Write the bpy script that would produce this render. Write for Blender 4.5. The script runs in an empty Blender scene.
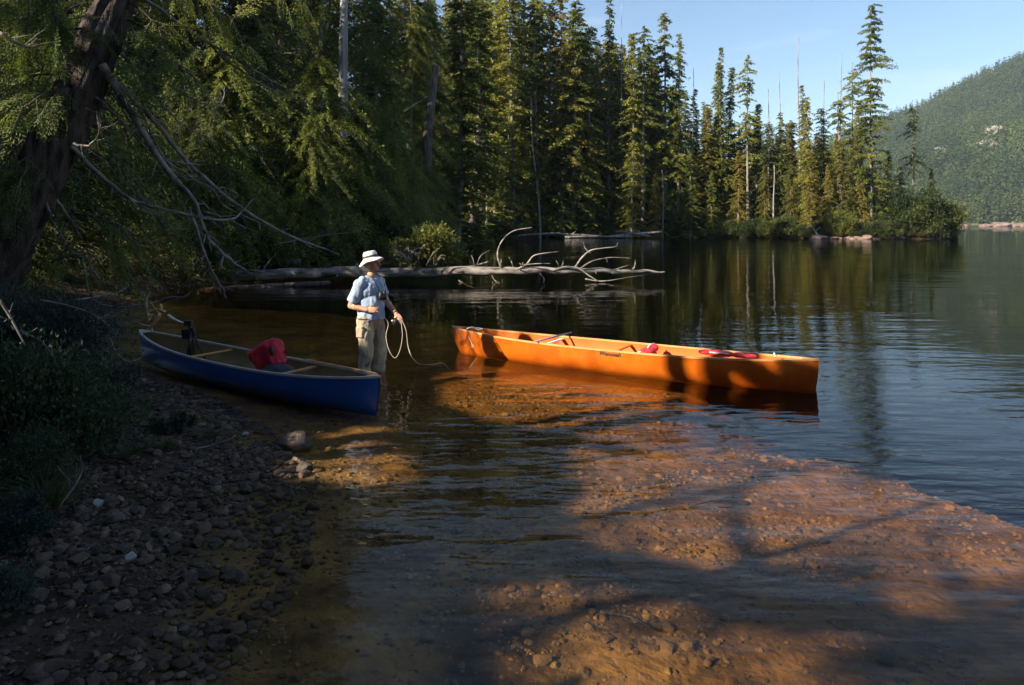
import bpy, math, random
import numpy as np
from mathutils import Vector, Matrix, noise as mnoise

C = bpy.data.collections.new('lake_scene'); bpy.context.scene.collection.children.link(C)
F = 683.0; HZ = 224.5; CAMZ = 1.85; CX = 512.0
def P(px, py, Y):
    return Vector(((px-CX)/F*Y, Y, CAMZ-(py-HZ)/F*Y))
def W(px, py, z=0.0):
    Y = (CAMZ-z)*F/(py-HZ); return ((px-CX)/F*Y, Y)
# ------------------------------------------------------------------ sun
SUN_EL = math.radians(29.0)
sh = np.array([-0.87, -0.49]); sh /= np.linalg.norm(sh)
SD = np.array([sh[0]*math.cos(SUN_EL), sh[1]*math.cos(SUN_EL), math.sin(SUN_EL)])   # towards the sun

# ------------------------------------------------------------------ helpers
def tag(o, label=None, cat=None, group=None, kind=None):
    if label: o['label'] = label
    if cat: o['category'] = cat
    if group: o['group'] = group
    if kind: o['kind'] = kind
    return o
def empty(name, loc=(0,0,0), rz=0.0):
    o = bpy.data.objects.new(name, None); C.objects.link(o)
    o.location = loc; o.rotation_euler = (0,0,rz); o.empty_display_size = .1
    return o
def link(name, me, mat=None, parent=None):
    o = bpy.data.objects.new(name, me); C.objects.link(o)
    if mat and not me.materials: me.materials.append(mat)
    if parent: o.parent = parent
    return o
def mesh_np(name, V, Fq, smooth=False):
    """V (n,3), Fq (m,k) faces all the same size"""
    V = np.asarray(V, dtype=np.float32); Fq = np.asarray(Fq, dtype=np.int32)
    me = bpy.data.meshes.new(name); k = Fq.shape[1]; m = len(Fq)
    me.vertices.add(len(V)); me.vertices.foreach_set('co', V.ravel())
    me.loops.add(m*k); me.loops.foreach_set('vertex_index', Fq.ravel())
    me.polygons.add(m); me.polygons.foreach_set('loop_start', np.arange(0, m*k, k, dtype=np.int32))
    me.polygons.foreach_set('use_smooth', np.full(m, smooth, dtype=bool))
    me.update(calc_edges=True); return me
class MB:
    def __init__(s): s.v = []; s.f = []
    def add(s, v, f):
        n = len(s.v); s.v += [tuple(a) for a in v]; s.f += [tuple(i+n for i in q) for q in f]; return s
    def tube(s, pts, radii, n=7, cap=True):
        pts = [Vector(p) for p in pts]
        if not hasattr(radii, '__len__'): radii = [radii]*len(pts)
        vs = []; fs = []; up = None
        for i, p in enumerate(pts):
            t = (pts[min(i+1, len(pts)-1)]-pts[max(i-1, 0)])
            t = t.normalized() if t.length > 1e-9 else Vector((0,0,1))
            if up is None:
                up = Vector((0,0,1)) if abs(t.z) < .9 else Vector((1,0,0))
            a = t.cross(up); a = a.normalized() if a.length > 1e-6 else t.orthogonal().normalized()
            b = a.cross(t).normalized(); up = b
            for k in range(n):
                an = 2*math.pi*k/n
                vs.append(p+(a*math.cos(an)+b*math.sin(an))*radii[i])
        for i in range(len(pts)-1):
            for k in range(n):
                k2 = (k+1) % n
                fs.append((i*n+k, i*n+k2, (i+1)*n+k2, (i+1)*n+k))
        if cap:
            fs.append(tuple(range(n))[::-1]); fs.append(tuple((len(pts)-1)*n+k for k in range(n)))
        return s.add(vs, fs)
    def box(s, c, d, M=None, bev=0.0):
        c = Vector(c); x, y, z = d[0]/2, d[1]/2, d[2]/2
        vs = [Vector((sx*x, sy*y, sz*z)) for sz in (-1,1) for sy in (-1,1) for sx in (-1,1)]
        if M: vs = [M @ v for v in vs]
        return s.add([v+c for v in vs], [(0,2,3,1),(4,5,7,6),(0,1,5,4),(2,6,7,3),(0,4,6,2),(1,3,7,5)])
    def ell(s, c, r, M=None, nu=16, nv=10):
        vs = []; fs = []; c = Vector(c)
        if not hasattr(r, '__len__'): r = (r,r,r)
        for j in range(nv+1):
            th = math.pi*j/nv
            for i in range(nu):
                ph = 2*math.pi*i/nu
                v = Vector((r[0]*math.sin(th)*math.cos(ph), r[1]*math.sin(th)*math.sin(ph), r[2]*math.cos(th)))
                if M: v = M @ v
                vs.append(v+c)
        for j in range(nv):
            for i in range(nu):
                i2 = (i+1) % nu; fs.append((j*nu+i, (j+1)*nu+i, (j+1)*nu+i2, j*nu+i2))
        return s.add(vs, fs)
    def mesh(s, name, smooth=True):
        me = bpy.data.meshes.new(name); me.from_pydata(s.v, [], s.f); me.update()
        if smooth: me.polygons.foreach_set('use_smooth', [True]*len(me.polygons))
        return me
    def build(s, name, mat=None, parent=None, smooth=True):
        return link(name, s.mesh(name, smooth), mat, parent)
def smoothpath(pts, n=4):
    pts = [Vector(p) for p in pts]; out = []
    for i in range(len(pts)-1):
        p0 = pts[max(i-1,0)]; p1 = pts[i]; p2 = pts[i+1]; p3 = pts[min(i+2,len(pts)-1)]
        for k in range(n):
            t = k/n
            out.append(.5*((2*p1)+(p2-p0)*t+(2*p0-5*p1+4*p2-p3)*t*t+(3*p1-p0-3*p2+p3)*t**3))
    out.append(pts[-1]); return out
def taper(n, a, b, p=1.0): return [a+(b-a)*(i/(n-1))**p for i in range(n)]
def remesh(mb, name, vox, smooth_it=4, mat=None, parent=None, wrinkle=0.0, wscale=10.0):
    o = mb.build(name, None, None)
    m = o.modifiers.new('r', 'REMESH'); m.mode = 'VOXEL'; m.voxel_size = vox; m.use_smooth_shade = True
    if smooth_it:
        m = o.modifiers.new('s', 'SMOOTH'); m.factor = .5; m.iterations = smooth_it
    dg = bpy.context.evaluated_depsgraph_get(); dg.update()
    me = bpy.data.meshes.new_from_object(o.evaluated_get(dg)); me.name = name
    bpy.data.objects.remove(o)
    if wrinkle:
        me.update()
        for v in me.vertices:
            q = v.co*wscale
            a = mnoise.noise(Vector((q.x, q.y, q.z*.55)))+.5*mnoise.noise(Vector((q.x*2.3+5, q.y*2.3, q.z*1.1)))
            v.co += v.normal*a*wrinkle
        me.update()
    me.polygons.foreach_set('use_smooth', [True]*len(me.polygons))
    r = link(name, me, mat, parent); return r

# ------------------------------------------------------------------ materials
def nodes(name):
    m = bpy.data.materials.new(name); m.use_nodes = True
    nt = m.node_tree; nt.nodes.clear(); out = nt.nodes.new('ShaderNodeOutputMaterial')
    return m, nt, out
def nd(nt, t, **k):
    n = nt.nodes.new(t)
    for a, b in k.items():
        if a.startswith('i_'): n.inputs[a[2:].replace('_',' ')].default_value = b
        else: setattr(n, a, b)
    return n
def rgba(c): return (c[0], c[1], c[2], 1.0)
def solid(name, c1, c2=None, rough=.6, scale=8.0, bump=0.0, bscale=40.0, spec=.4, metal=0.0, stretch=(1,1,1), coat=0.0, detail=6.0, lo=.35, hi=.65, coord='Object'):
    m, nt, out = nodes(name); L = nt.links.new
    b = nd(nt, 'ShaderNodeBsdfPrincipled'); b.inputs['Roughness'].default_value = rough
    b.inputs['Specular IOR Level'].default_value = spec; b.inputs['Metallic'].default_value = metal
    if coat: b.inputs['Coat Weight'].default_value = coat; b.inputs['Coat Roughness'].default_value = .12
    L(b.outputs[0], out.inputs[0])
    tc = nd(nt, 'ShaderNodeTexCoord'); mp = nd(nt, 'ShaderNodeMapping'); mp.inputs['Scale'].default_value = stretch
    L(tc.outputs[coord], mp.inputs[0])
    if c2:
        n = nd(nt, 'ShaderNodeTexNoise'); n.inputs['Scale'].default_value = scale; n.inputs['Detail'].default_value = detail
        L(mp.outputs[0], n.inputs[0])
        r = nd(nt, 'ShaderNodeValToRGB'); r.color_ramp.elements[0].position = lo; r.color_ramp.elements[1].position = hi
        r.color_ramp.elements[0].color = rgba(c1); r.color_ramp.elements[1].color = rgba(c2)
        L(n.outputs[0], r.inputs[0]); L(r.outputs[0], b.inputs['Base Color'])
    else: b.inputs['Base Color'].default_value = rgba(c1)
    if bump:
        n2 = nd(nt, 'ShaderNodeTexNoise'); n2.inputs['Scale'].default_value = bscale; n2.inputs['Detail'].default_value = 5
        L(mp.outputs[0], n2.inputs[0])
        bp = nd(nt, 'ShaderNodeBump'); bp.inputs['Strength'].default_value = 1.0; bp.inputs['Distance'].default_value = bump
        L(n2.outputs[0], bp.inputs['Height']); L(bp.outputs[0], b.inputs['Normal'])
    return m
def foliage(name, c1, c2, c3, scale=.6, trans=.3, rough=.6):
    """c1..c3 dark, mid, light leaf colour; varies per clump and per plant"""
    m, nt, out = nodes(name); L = nt.links.new
    tc = nd(nt, 'ShaderNodeTexCoord'); n = nd(nt, 'ShaderNodeTexNoise'); n.inputs['Scale'].default_value = scale; n.inputs['Detail'].default_value = 4
    L(tc.outputs['Object'], n.inputs[0])
    oi = nd(nt, 'ShaderNodeObjectInfo')
    ad = nd(nt, 'ShaderNodeMath', operation='MULTIPLY_ADD'); ad.inputs[1].default_value = .34; ad.inputs[2].default_value = -.17
    L(oi.outputs['Random'], ad.inputs[0])
    s = nd(nt, 'ShaderNodeMath', operation='ADD'); L(n.outputs[0], s.inputs[0]); L(ad.outputs[0], s.inputs[1])
    r = nd(nt, 'ShaderNodeValToRGB'); e = r.color_ramp.elements; e[0].position = .32; e[1].position = .7
    e[0].color = rgba(c1); e[1].color = rgba(c3); x = e.new(.5); x.color = rgba(c2)
    L(s.outputs[0], r.inputs[0])
    b = nd(nt, 'ShaderNodeBsdfPrincipled'); b.inputs['Roughness'].default_value = rough; b.inputs['Specular IOR Level'].default_value = .25
    L(r.outputs[0], b.inputs['Base Color'])
    t = nd(nt, 'ShaderNodeBsdfTranslucent'); L(r.outputs[0], t.inputs[0])
    mx = nd(nt, 'ShaderNodeMixShader'); mx.inputs[0].default_value = trans
    L(b.outputs[0], mx.inputs[1]); L(t.outputs[0], mx.inputs[2]); L(mx.outputs[0], out.inputs[0])
    return m
M = {}
M['needle'] = foliage('needle_leaves', (.068,.095,.020), (.175,.198,.035), (.28,.275,.05), scale=.35, trans=.4)
M['needle_gold'] = foliage('golden_needle_leaves', (.10,.105,.018), (.19,.175,.030), (.27,.22,.042), scale=.35, trans=.4)
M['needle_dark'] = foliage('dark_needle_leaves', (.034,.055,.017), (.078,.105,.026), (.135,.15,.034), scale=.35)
M['cedar'] = foliage('cedar_sprays', (.036,.066,.012), (.090,.132,.022), (.17,.195,.032), scale=.5, trans=.4)
M['shrub'] = foliage('shrub_leaves', (.022,.036,.010), (.048,.066,.016), (.095,.105,.025), scale=.8)
M['shrub_gold'] = foliage('yellow_shrub_leaves', (.09,.11,.02), (.16,.17,.035), (.24,.22,.05), scale=1.2, trans=.4)
M['shrub_blue'] = foliage('blue_green_leaves', (.016,.032,.028), (.032,.056,.045), (.055,.085,.062), scale=2.5)
M['shrub_near'] = foliage('near_leaves', (.016,.034,.018), (.032,.060,.028), (.060,.095,.042), scale=3.0)
M['grass'] = foliage('grass_blades', (.06,.075,.025), (.10,.11,.035), (.17,.15,.06), scale=5)
M['hilltrees'] = foliage('hill_trees', (.042,.072,.026), (.068,.10,.032), (.10,.13,.038), scale=.015, trans=.5)
M['hillbush'] = foliage('hill_bushes', (.055,.105,.028), (.11,.185,.04), (.17,.23,.05), scale=.02, trans=.5)
M['bark'] = solid('bark', (.10,.085,.07), (.22,.20,.18), .9, 1.2, .02, 9, .2, stretch=(3,3,.5))
M['bark_grey'] = solid('weathered_wood', (.11,.105,.10), (.28,.27,.26), .8, 1.5, .01, 10, .3, stretch=(4,4,.4))
M['bark_dark'] = solid('dark_bark', (.045,.035,.028), (.13,.11,.10), .9, 3.0, .02, 22, .2, stretch=(3,3,.5))
M['deadwood'] = solid('dead_branch', (.06,.05,.045), (.26,.24,.22), .75, 6.0, .003, 60, .3)
M['silverwood'] = solid('silver_driftwood', (.05,.042,.036), (.33,.30,.27), .8, 3.5, .014, 22, .35, stretch=(.6,2,2))
M['soil'] = solid('soil', (.02,.016,.012), (.05,.04,.03), .95, 1.0)
M['stone'] = solid('stone', (.045,.034,.028), (.11,.082,.064), .75, 3.5, .004, 50, .4, coord='Generated')
M['palestone'] = solid('pale_stone', (.22,.22,.22), (.34,.34,.33), .7, 6, .003, 60, .3)
M['pinkrock'] = solid('pink_rock', (.09,.065,.055), (.26,.18,.15), .8, .7, .05, 3, .3)
M['greyrock'] = solid('hill_rock', (.08,.08,.07), (.30,.27,.23), .85, .06, .6, .3, .2)

# ------------------------------------------------------------------ terrain
LAKE = np.array([(30,-14),(12,-7.5),(5,-4),(1.5,-2.4),(-.4,-.8),(-1.0,0.6),(-1.75,2.0),(-1.62,2.74),(-1.5,3.2),(-1.5,3.8),(-1.75,4.9),(-2.35,5.9),(-3.3,7.0),(-4.6,8.1),(-5.6,9.6),
  (-6.6,11.5),(-7.8,14),(-9.6,17),(-9.8,20),(-7.6,24),(-6.0,28),(-5.9,34),(-6.4,45),(-7.2,60),(-7.4,74),(-5.5,85),(-1,91),(8,94.5),(18,97),
  (28,97),(35,93),(41,88),(47,86),(54,87),(57.5,89),(57,96),(58,115),(75,180),(150,400),(300,590),(420,625),(560,640),(760,560),(900,380),(640,80),(240,-80),(60,-40)], float)
SHELF = np.array([(-3,-8),(3.4,-8),(4.4,1),(4.2,3.2),(3.55,4.6),(3.05,5.6),(2.2,6.2),(1.0,6.6),(1.5,7.6),(2.1,8.6),(1.0,10.0),(-.2,11.5),(-1.5,14.5),(-4,16),(-10,17.5),(-30,17),(-30,-8)], float)
def sdf(poly, x, y):
    """signed distance, negative inside"""
    x = np.asarray(x, float); y = np.asarray(y, float); d = np.full(x.shape, 1e18); ins = np.zeros(x.shape, bool)
    n = len(poly)
    for i in range(n):
        x1, y1 = poly[i]; x2, y2 = poly[(i+1) % n]; ex, ey = x2-x1, y2-y1
        t = np.clip(((x-x1)*ex+(y-y1)*ey)/(ex*ex+ey*ey), 0, 1)
        d = np.minimum(d, (x-x1-t*ex)**2+(y-y1-t*ey)**2)
        c = ((y1 > y) != (y2 > y)) & (x < ex*(y-y1)/(ey if ey else 1e-12)+x1)
        ins ^= c
    d = np.sqrt(d); return np.where(ins, -d, d)
def vnoise(x, y, s, seed=0):
    """cheap smooth value noise"""
    x = np.asarray(x)/s+seed*17.3; y = np.asarray(y)/s-seed*9.1
    xi = np.floor(x); yi = np.floor(y); fx = x-xi; fy = y-yi; fx = fx*fx*(3-2*fx); fy = fy*fy*(3-2*fy)
    def h(a, b):
        q = np.sin(a*127.1+b*311.7+seed*3.7)*43758.5453; return q-np.floor(q)
    return ((h(xi,yi)*(1-fx)+h(xi+1,yi)*fx)*(1-fy)+(h(xi,yi+1)*(1-fx)+h(xi+1,yi+1)*fx)*fy)-.5
def ground(x, y):
    x = np.asarray(x, float); y = np.asarray(y, float)
    d = sdf(LAKE, x, y); s = sdf(SHELF, x, y)
    near = np.clip((20-y)/6, 0, 1)
    # land
    g1 = .085*np.clip(d,0,2.2)+.30*np.clip(d-1.3,0,3.2)+.12*np.clip(d-4,0,60)          # gravel then bank
    g2 = .45*np.clip(d,0,1.6)+.10*np.clip(d-1.6,0,70)
    rd = np.clip((x-15)/20, 0, 1)*np.clip((y-60)/20,0,1)
    g2 = g2*(1-rd)+(.40*np.clip(d,0,2)+.03*np.clip(d-2,0,60))*rd
    land = g1*near+g2*(1-near)
    land = land+(vnoise(x,y,2.5,1)*.25+vnoise(x,y,.7,2)*.08)*np.clip(d/3,0,1)
    # bed
    dd = np.clip(-d, 0, 200)
    bed = -(.10*np.clip(dd,0,1.2)+.045*np.clip(dd-1.2,0,4))
    bed = np.maximum(bed, -.32)
    s2 = np.clip(s+.5*vnoise(x,y,1.3,6)+.2*vnoise(x,y,.4,7), 0, 6); deep = -np.minimum(.62*s2**1.35/(1+.25*s2), 3.2)
    bed = bed+deep*np.clip(dd/1.0,0,1)
    bed = bed+vnoise(x,y,1.6,3)*.07*np.clip(dd,0,1)+vnoise(x,y,.45,4)*.03*np.clip(dd/.5,0,1)
    z = np.where(d > 0, land, bed)
    z = z+vnoise(x,y,.16,5)*.018+vnoise(x,y,.8,14)*.09*np.clip(1-np.abs(d)/1.2,0,1)*near
    return z
def gz(x, y): return float(ground(np.array([x]), np.array([y]))[0])
def axis(lo, hi, fine, flo, fhi, growth=1.12):
    a = list(np.arange(flo, fhi+1e-6, fine)); s = fine; v = fhi
    while v < hi: s *= growth; v += s; a.append(v)
    s = fine; v = flo; b = []
    while v > lo: s *= growth; v -= s; b.append(v)
    return np.array(b[::-1]+a)
xs = axis(-3000, 3000, .055, -7, 5.5, 1.07); ys = axis(-3000, 3200, .055, .6, 12, 1.06)
GX, GY = np.meshgrid(xs, ys); Z = ground(GX.ravel(), GY.ravel())
nx, ny = len(xs), len(ys); idx = np.arange(nx*ny).reshape(ny, nx)
Q = np.stack([idx[:-1,:-1], idx[:-1,1:], idx[1:,1:], idx[1:,:-1]], -1).reshape(-1,4)
me = mesh_np('ground', np.stack([GX.ravel(), GY.ravel(), Z], 1), Q, True)

m, nt, out = nodes('lake_bed_and_soil'); L = nt.links.new
geo = nd(nt, 'ShaderNodeNewGeometry'); sp = nd(nt, 'ShaderNodeSeparateXYZ'); L(geo.outputs['Position'], sp.inputs[0])
b = nd(nt, 'ShaderNodeBsdfPrincipled'); b.inputs['Roughness'].default_value = .9; b.inputs['Specular IOR Level'].default_value = .2
vo = nd(nt, 'ShaderNodeTexVoronoi'); vo.inputs['Scale'].default_value = 17; vo.inputs['Randomness'].default_value = 1
nz = nd(nt, 'ShaderNodeTexNoise'); nz.inputs['Scale'].default_value = 1.7; nz.inputs['Detail'].default_value = 8; nz.inputs['Roughness'].default_value = .65
nw = nd(nt, 'ShaderNodeTexNoise'); nw.inputs['Scale'].default_value = 6; nw.inputs['Detail'].default_value = 3
wadd = nd(nt, 'ShaderNodeVectorMath', operation='MULTIPLY_ADD'); wadd.inputs[1].default_value = (.12,.12,.12)
L(geo.outputs['Position'], nz.inputs[0]); L(geo.outputs['Position'], nw.inputs[0])
L(nw.outputs['Color'], wadd.inputs[0]); L(geo.outputs['Position'], wadd.inputs[2]); L(wadd.outputs[0], vo.inputs[0])
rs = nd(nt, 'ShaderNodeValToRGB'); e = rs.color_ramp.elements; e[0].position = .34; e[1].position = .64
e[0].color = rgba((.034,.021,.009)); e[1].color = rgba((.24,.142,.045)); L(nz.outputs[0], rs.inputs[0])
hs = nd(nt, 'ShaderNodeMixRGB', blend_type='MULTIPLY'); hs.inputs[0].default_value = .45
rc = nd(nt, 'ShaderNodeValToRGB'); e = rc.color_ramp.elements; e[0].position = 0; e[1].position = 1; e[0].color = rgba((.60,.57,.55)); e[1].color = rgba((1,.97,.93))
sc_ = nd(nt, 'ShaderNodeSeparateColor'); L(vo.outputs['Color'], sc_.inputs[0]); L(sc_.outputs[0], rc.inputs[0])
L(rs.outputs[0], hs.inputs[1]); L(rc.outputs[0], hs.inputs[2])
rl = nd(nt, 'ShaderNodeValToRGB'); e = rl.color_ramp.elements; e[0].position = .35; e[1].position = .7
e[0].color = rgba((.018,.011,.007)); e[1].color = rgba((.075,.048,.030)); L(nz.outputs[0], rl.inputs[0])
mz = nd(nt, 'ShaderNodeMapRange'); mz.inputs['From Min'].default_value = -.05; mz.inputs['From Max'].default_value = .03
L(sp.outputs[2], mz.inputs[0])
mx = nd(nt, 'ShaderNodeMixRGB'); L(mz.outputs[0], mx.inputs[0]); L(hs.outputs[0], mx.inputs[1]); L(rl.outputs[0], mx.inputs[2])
L(mx.outputs[0], b.inputs['Base Color'])
bp = nd(nt, 'ShaderNodeBump', invert=True); bp.inputs['Distance'].default_value = .010; L(vo.outputs['Distance'], bp.inputs['Height'])
bp2 = nd(nt, 'ShaderNodeBump'); bp2.inputs['Distance'].default_value = .07; L(nz.outputs[0], bp2.inputs['Height']); L(bp.outputs[0], bp2.inputs['Normal'])
L(bp2.outputs[0], b.inputs['Normal']); L(b.outputs[0], out.inputs[0])
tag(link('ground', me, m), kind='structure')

# ------------------------------------------------------------------ water (closed body, tea coloured)
m, nt, out = nodes('lake_water'); L = nt.links.new
geo = nd(nt, 'ShaderNodeNewGeometry')
def wave(scale, stretch, rot, detail=2.0):
    mp = nd(nt, 'ShaderNodeMapping'); mp.inputs['Scale'].default_value = stretch; mp.inputs['Rotation'].default_value = (0,0,rot)
    L(geo.outputs['Position'], mp.inputs[0])
    n = nd(nt, 'ShaderNodeTexNoise'); n.inputs['Scale'].default_value = scale; n.inputs['Detail'].default_value = detail; n.inputs['Roughness'].default_value = .45
    L(mp.outputs[0], n.inputs[0]); return n.outputs[0]
w1 = wave(4.6, (.34,1,1), .16, 3); w2 = wave(1.3, (.26,1,1), -.12, 2); w3 = wave(.22, (1,1,1), 0, 1)
def math_(op, a, b_):
    n = nd(nt, 'ShaderNodeMath', operation=op)
    for i, q in enumerate((a, b_)):
        if isinstance(q, (int, float)): n.inputs[i].default_value = q
        else: L(q, n.inputs[i])
    return n.outputs[0]
sy_ = nd(nt, 'ShaderNodeSeparateXYZ'); L(geo.outputs['Position'], sy_.inputs[0])
calm = nd(nt, 'ShaderNodeMapRange'); calm.inputs['From Min'].default_value = 4.5; calm.inputs['From Max'].default_value = 14; calm.inputs['To Min'].default_value = .022; calm.inputs['To Max'].default_value = .0045; L(sy_.outputs[1], calm.inputs[0])
h = math_('ADD', math_('MULTIPLY', w1, calm.outputs[0]), math_('MULTIPLY', w2, .020))
mask = nd(nt, 'ShaderNodeMapRange'); mask.inputs['From Min'].default_value = .35; mask.inputs['From Max'].default_value = .65
mask.inputs['To Min'].default_value = .45; mask.inputs['To Max'].default_value = 1.35; L(w3, mask.inputs[0])
h = math_('MULTIPLY', h, mask.outputs[0])
bp = nd(nt, 'ShaderNodeBump'); bp.inputs['Strength'].default_value = 1; bp.inputs['Distance'].default_value = 1.0; L(h, bp.inputs['Height'])
fr = nd(nt, 'ShaderNodeFresnel'); fr.inputs['IOR'].default_value = 1.28; L(bp.outputs[0], fr.inputs['Normal'])
ior = nd(nt, 'ShaderNodeMapRange'); ior.inputs['To Min'].default_value = 1.28; ior.inputs['To Max'].default_value = 1/1.28; L(geo.outputs['Backfacing'], ior.inputs[0]); L(ior.outputs[0], fr.inputs['IOR'])
gl = nd(nt, 'ShaderNodeBsdfGlossy'); gl.inputs['Roughness'].default_value = .015; L(bp.outputs[0], gl.inputs['Normal'])
tr = nd(nt, 'ShaderNodeBsdfTransparent'); ms = nd(nt, 'ShaderNodeMixShader')
L(fr.outputs[0], ms.inputs[0]); L(tr.outputs[0], ms.inputs[1]); L(gl.outputs[0], ms.inputs[2]); L(ms.outputs[0], out.inputs[0])
va = nd(nt, 'ShaderNodeVolumeAbsorption'); va.inputs['Color'].default_value = (.81,.57,.14,1); va.inputs['Density'].default_value = 1.35
L(va.outputs[0], out.inputs['Volume'])
mb = MB(); mb.box((0,100,-6), (5600,5800,12))
tag(mb.build('lake_water', m, None, False), kind='structure')

# ------------------------------------------------------------------ foliage generators
def cards(p, d, n, ln, wd):
    """diamond leaf quads: p (k,3) base, d (k,3) direction, n (k,3) side direction, ln, wd (k,)"""
    a = p; t = p+d*ln[:,None]; mid = p+d*(ln*.45)[:,None]
    V = np.stack([a, mid+n*(wd*.5)[:,None], t, mid-n*(wd*.5)[:,None]], 1).reshape(-1,3)
    return V
def cards_mesh(name, V):
    k = len(V)//4; return mesh_np(name, V, np.arange(k*4).reshape(k,4))
def unit(v): return v/np.maximum(np.linalg.norm(v, axis=-1, keepdims=True), 1e-9)
def conifer(seed, H, R, z0=.12, nb=None, sprig=.45, wid=.16, droop=.35, per=15, shape=1.0, ragged=.35, tiers=0, gap=0.0, topr=.12, bare_top=0.0, tail=4, lean=0.0, up=.25):
    """returns trunk mesh, crown mesh; height H metres, base at the origin"""
    rng = np.random.default_rng(seed)
    nb = nb or int(H*7)
    tm = MB()
    bx, by = rng.normal(0, .012*H, 2)
    def axisp(z):
        t = z/H; return np.array([bx*math.sin(t*3.0)+lean*z, by*math.sin(t*2.2), z])
    zs = np.linspace(-.6, H, 12)
    tm.tube([axisp(z) for z in zs], [max(.018, .0095*H*(1-max(z,0)/H)**.85+.012) for z in zs], 7)
    VS = []
    for i in range(nb):
        t = rng.uniform(0, 1)**.9
        if tiers: t = (round(t*tiers)+rng.normal(0,.10))/tiers
        t = min(max(t, 0), .995)
        if gap and mnoise.noise(Vector((t*9+seed*3.1, seed*1.7, 0))) > .55-gap: continue
        z = H*(z0+(1-bare_top-z0)*t)
        prof = (1-t)**shape*(1-topr)+topr
        prof *= min(1, .35+t*4.5)
        prof *= 1+.45*mnoise.noise(Vector((t*6+seed*2.3, seed*.7, 3)))
        Lb = R*prof*rng.uniform(1-ragged*1.6, 1+ragged)
        if rng.random() < .05: Lb *= 1.35
        if Lb < .12: Lb = .12
        az = rng.uniform(0, 2*math.pi)
        hd = np.array([math.cos(az), math.sin(az), 0.]); sd = np.array([-hd[1], hd[0], 0.])
        u = np.linspace(0, 1, 5); slope = up*(1-.3*t)*rng.uniform(.4,1.3)
        base = axisp(z)
        def at(uu):
            uu = np.asarray(uu)[...,None]
            return base+hd*Lb*uu+np.array([0,0,1.])*Lb*(slope*uu-droop*1.25*uu**2)
        tm.tube([tuple(q) for q in at(u[[0,2,4]])], [.006*H**.5+.012*Lb*.6, .012+.004*Lb, .008], 3, False)
        k = max(4, int(per*Lb/R*1.3))
        for side in (-1, 1):
            uu = rng.uniform(.12, 1, k)
            pp = at(uu)+rng.normal(0, .06, (k,3))*Lb*.5
            dd = unit(hd*rng.uniform(.2,1.1,(k,1))+sd*side*rng.uniform(.1,1.3,(k,1))+np.array([0,0,-1.])*rng.uniform(-.15,.55+droop,(k,1)))
            nn = unit(np.cross(dd, np.array([0,0,1.])+rng.normal(0,.55,(k,3))))
            ln = sprig*rng.uniform(.6,1.5,k)*(1-.35*uu); wdt = wid*rng.uniform(.7,1.4,k)
            VS.append(cards(pp, dd, nn, ln, wdt))
    # leader
    k = 16; zz = rng.uniform(.9, 1.0, k)*H*(1-bare_top)
    pp = np.array([axisp(z) for z in zz]); an = rng.uniform(0, 6.28, k)
    dd = unit(np.stack([np.cos(an), np.sin(an), rng.uniform(-.3,.8,k)],1)); nn = unit(np.cross(dd, rng.normal(0,1,(k,3))))
    VS.append(cards(pp, dd, nn, np.full(k, sprig*.7), np.full(k, wid*.8)))
    return tm.mesh('trunk'), cards_mesh('crown', np.concatenate(VS))
def snag(seed, H, r=.14, nbr=14, lean=.02, kink=.3):
    rng = np.random.default_rng(seed); mb = MB(); az = rng.uniform(0,6.28)
    def ax(z): t = z/H; return Vector((lean*z*math.cos(az)+kink*math.sin(t*5+seed)*t, lean*z*math.sin(az)+kink*.6*math.cos(t*4)*t, z))
    zs = np.linspace(-.5, H, 11); mb.tube([ax(z) for z in zs], [max(.045, r*1.25*(1-.8*max(z,0)/H)) for z in zs], 6)
    for i in range(nbr):
        z = rng.uniform(.3,.97)*H; a = rng.uniform(0,6.28); l = rng.uniform(.25,1.1)*(1.1-z/H)*2
        p = ax(z); d = Vector((math.cos(a), math.sin(a), rng.uniform(-.5,.3)))
        mb.tube([p, p+d*l*.5, p+d*l+Vector((0,0,-.15*l))], [.028,.018,.008], 3, False)
    return mb.mesh('snag_trunk')
def shrub_mesh(seed, R, H, n, leaf=.12, lw=.05, lobes=9, droop=0.0):
    """crown of leaf cards clumped on branches; base at the origin"""
    rng = np.random.default_rng(seed); st = MB(); VS = []
    for i in range(lobes*4):
        az = rng.uniform(0,6.28); el = rng.uniform(.15,1.45); rr = rng.uniform(.55,1.0)
        tip = np.array([math.cos(az)*math.cos(el)*R*rr, math.sin(az)*math.cos(el)*R*rr, (math.sin(el)*.85+.12)*H*rr])
        mid = tip*np.array([.45,.45,.6])+rng.normal(0,.05*R,3)
        st.tube([(0,0,-.15), tuple(mid*.5), tuple(mid), tuple(tip)], [.02*R+.006, .014*R+.004, .008*R+.003, .003], 4, False)
        k = n//(lobes*4)
        t = rng.uniform(.35,1.08,k)[:,None]
        c = mid*(1-t)+tip*t
        pp = c+rng.normal(0,1,(k,3))*np.array([R,R,H*.8])*.105
        pp[:,2] = np.maximum(pp[:,2], .01)
        dd = unit(unit(tip)[None]*.7+rng.normal(0,.75,(k,3))+np.array([0,0,-droop]))
        nn = unit(np.cross(dd, rng.normal(0,1,(k,3))+np.array([0,0,.8])))
        VS.append(cards(pp, dd, nn, leaf*rng.uniform(.6,1.4,k), lw*rng.uniform(.7,1.3,k)))
    return st.mesh('stems'), cards_mesh('foliage', np.concatenate(VS))
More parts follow.
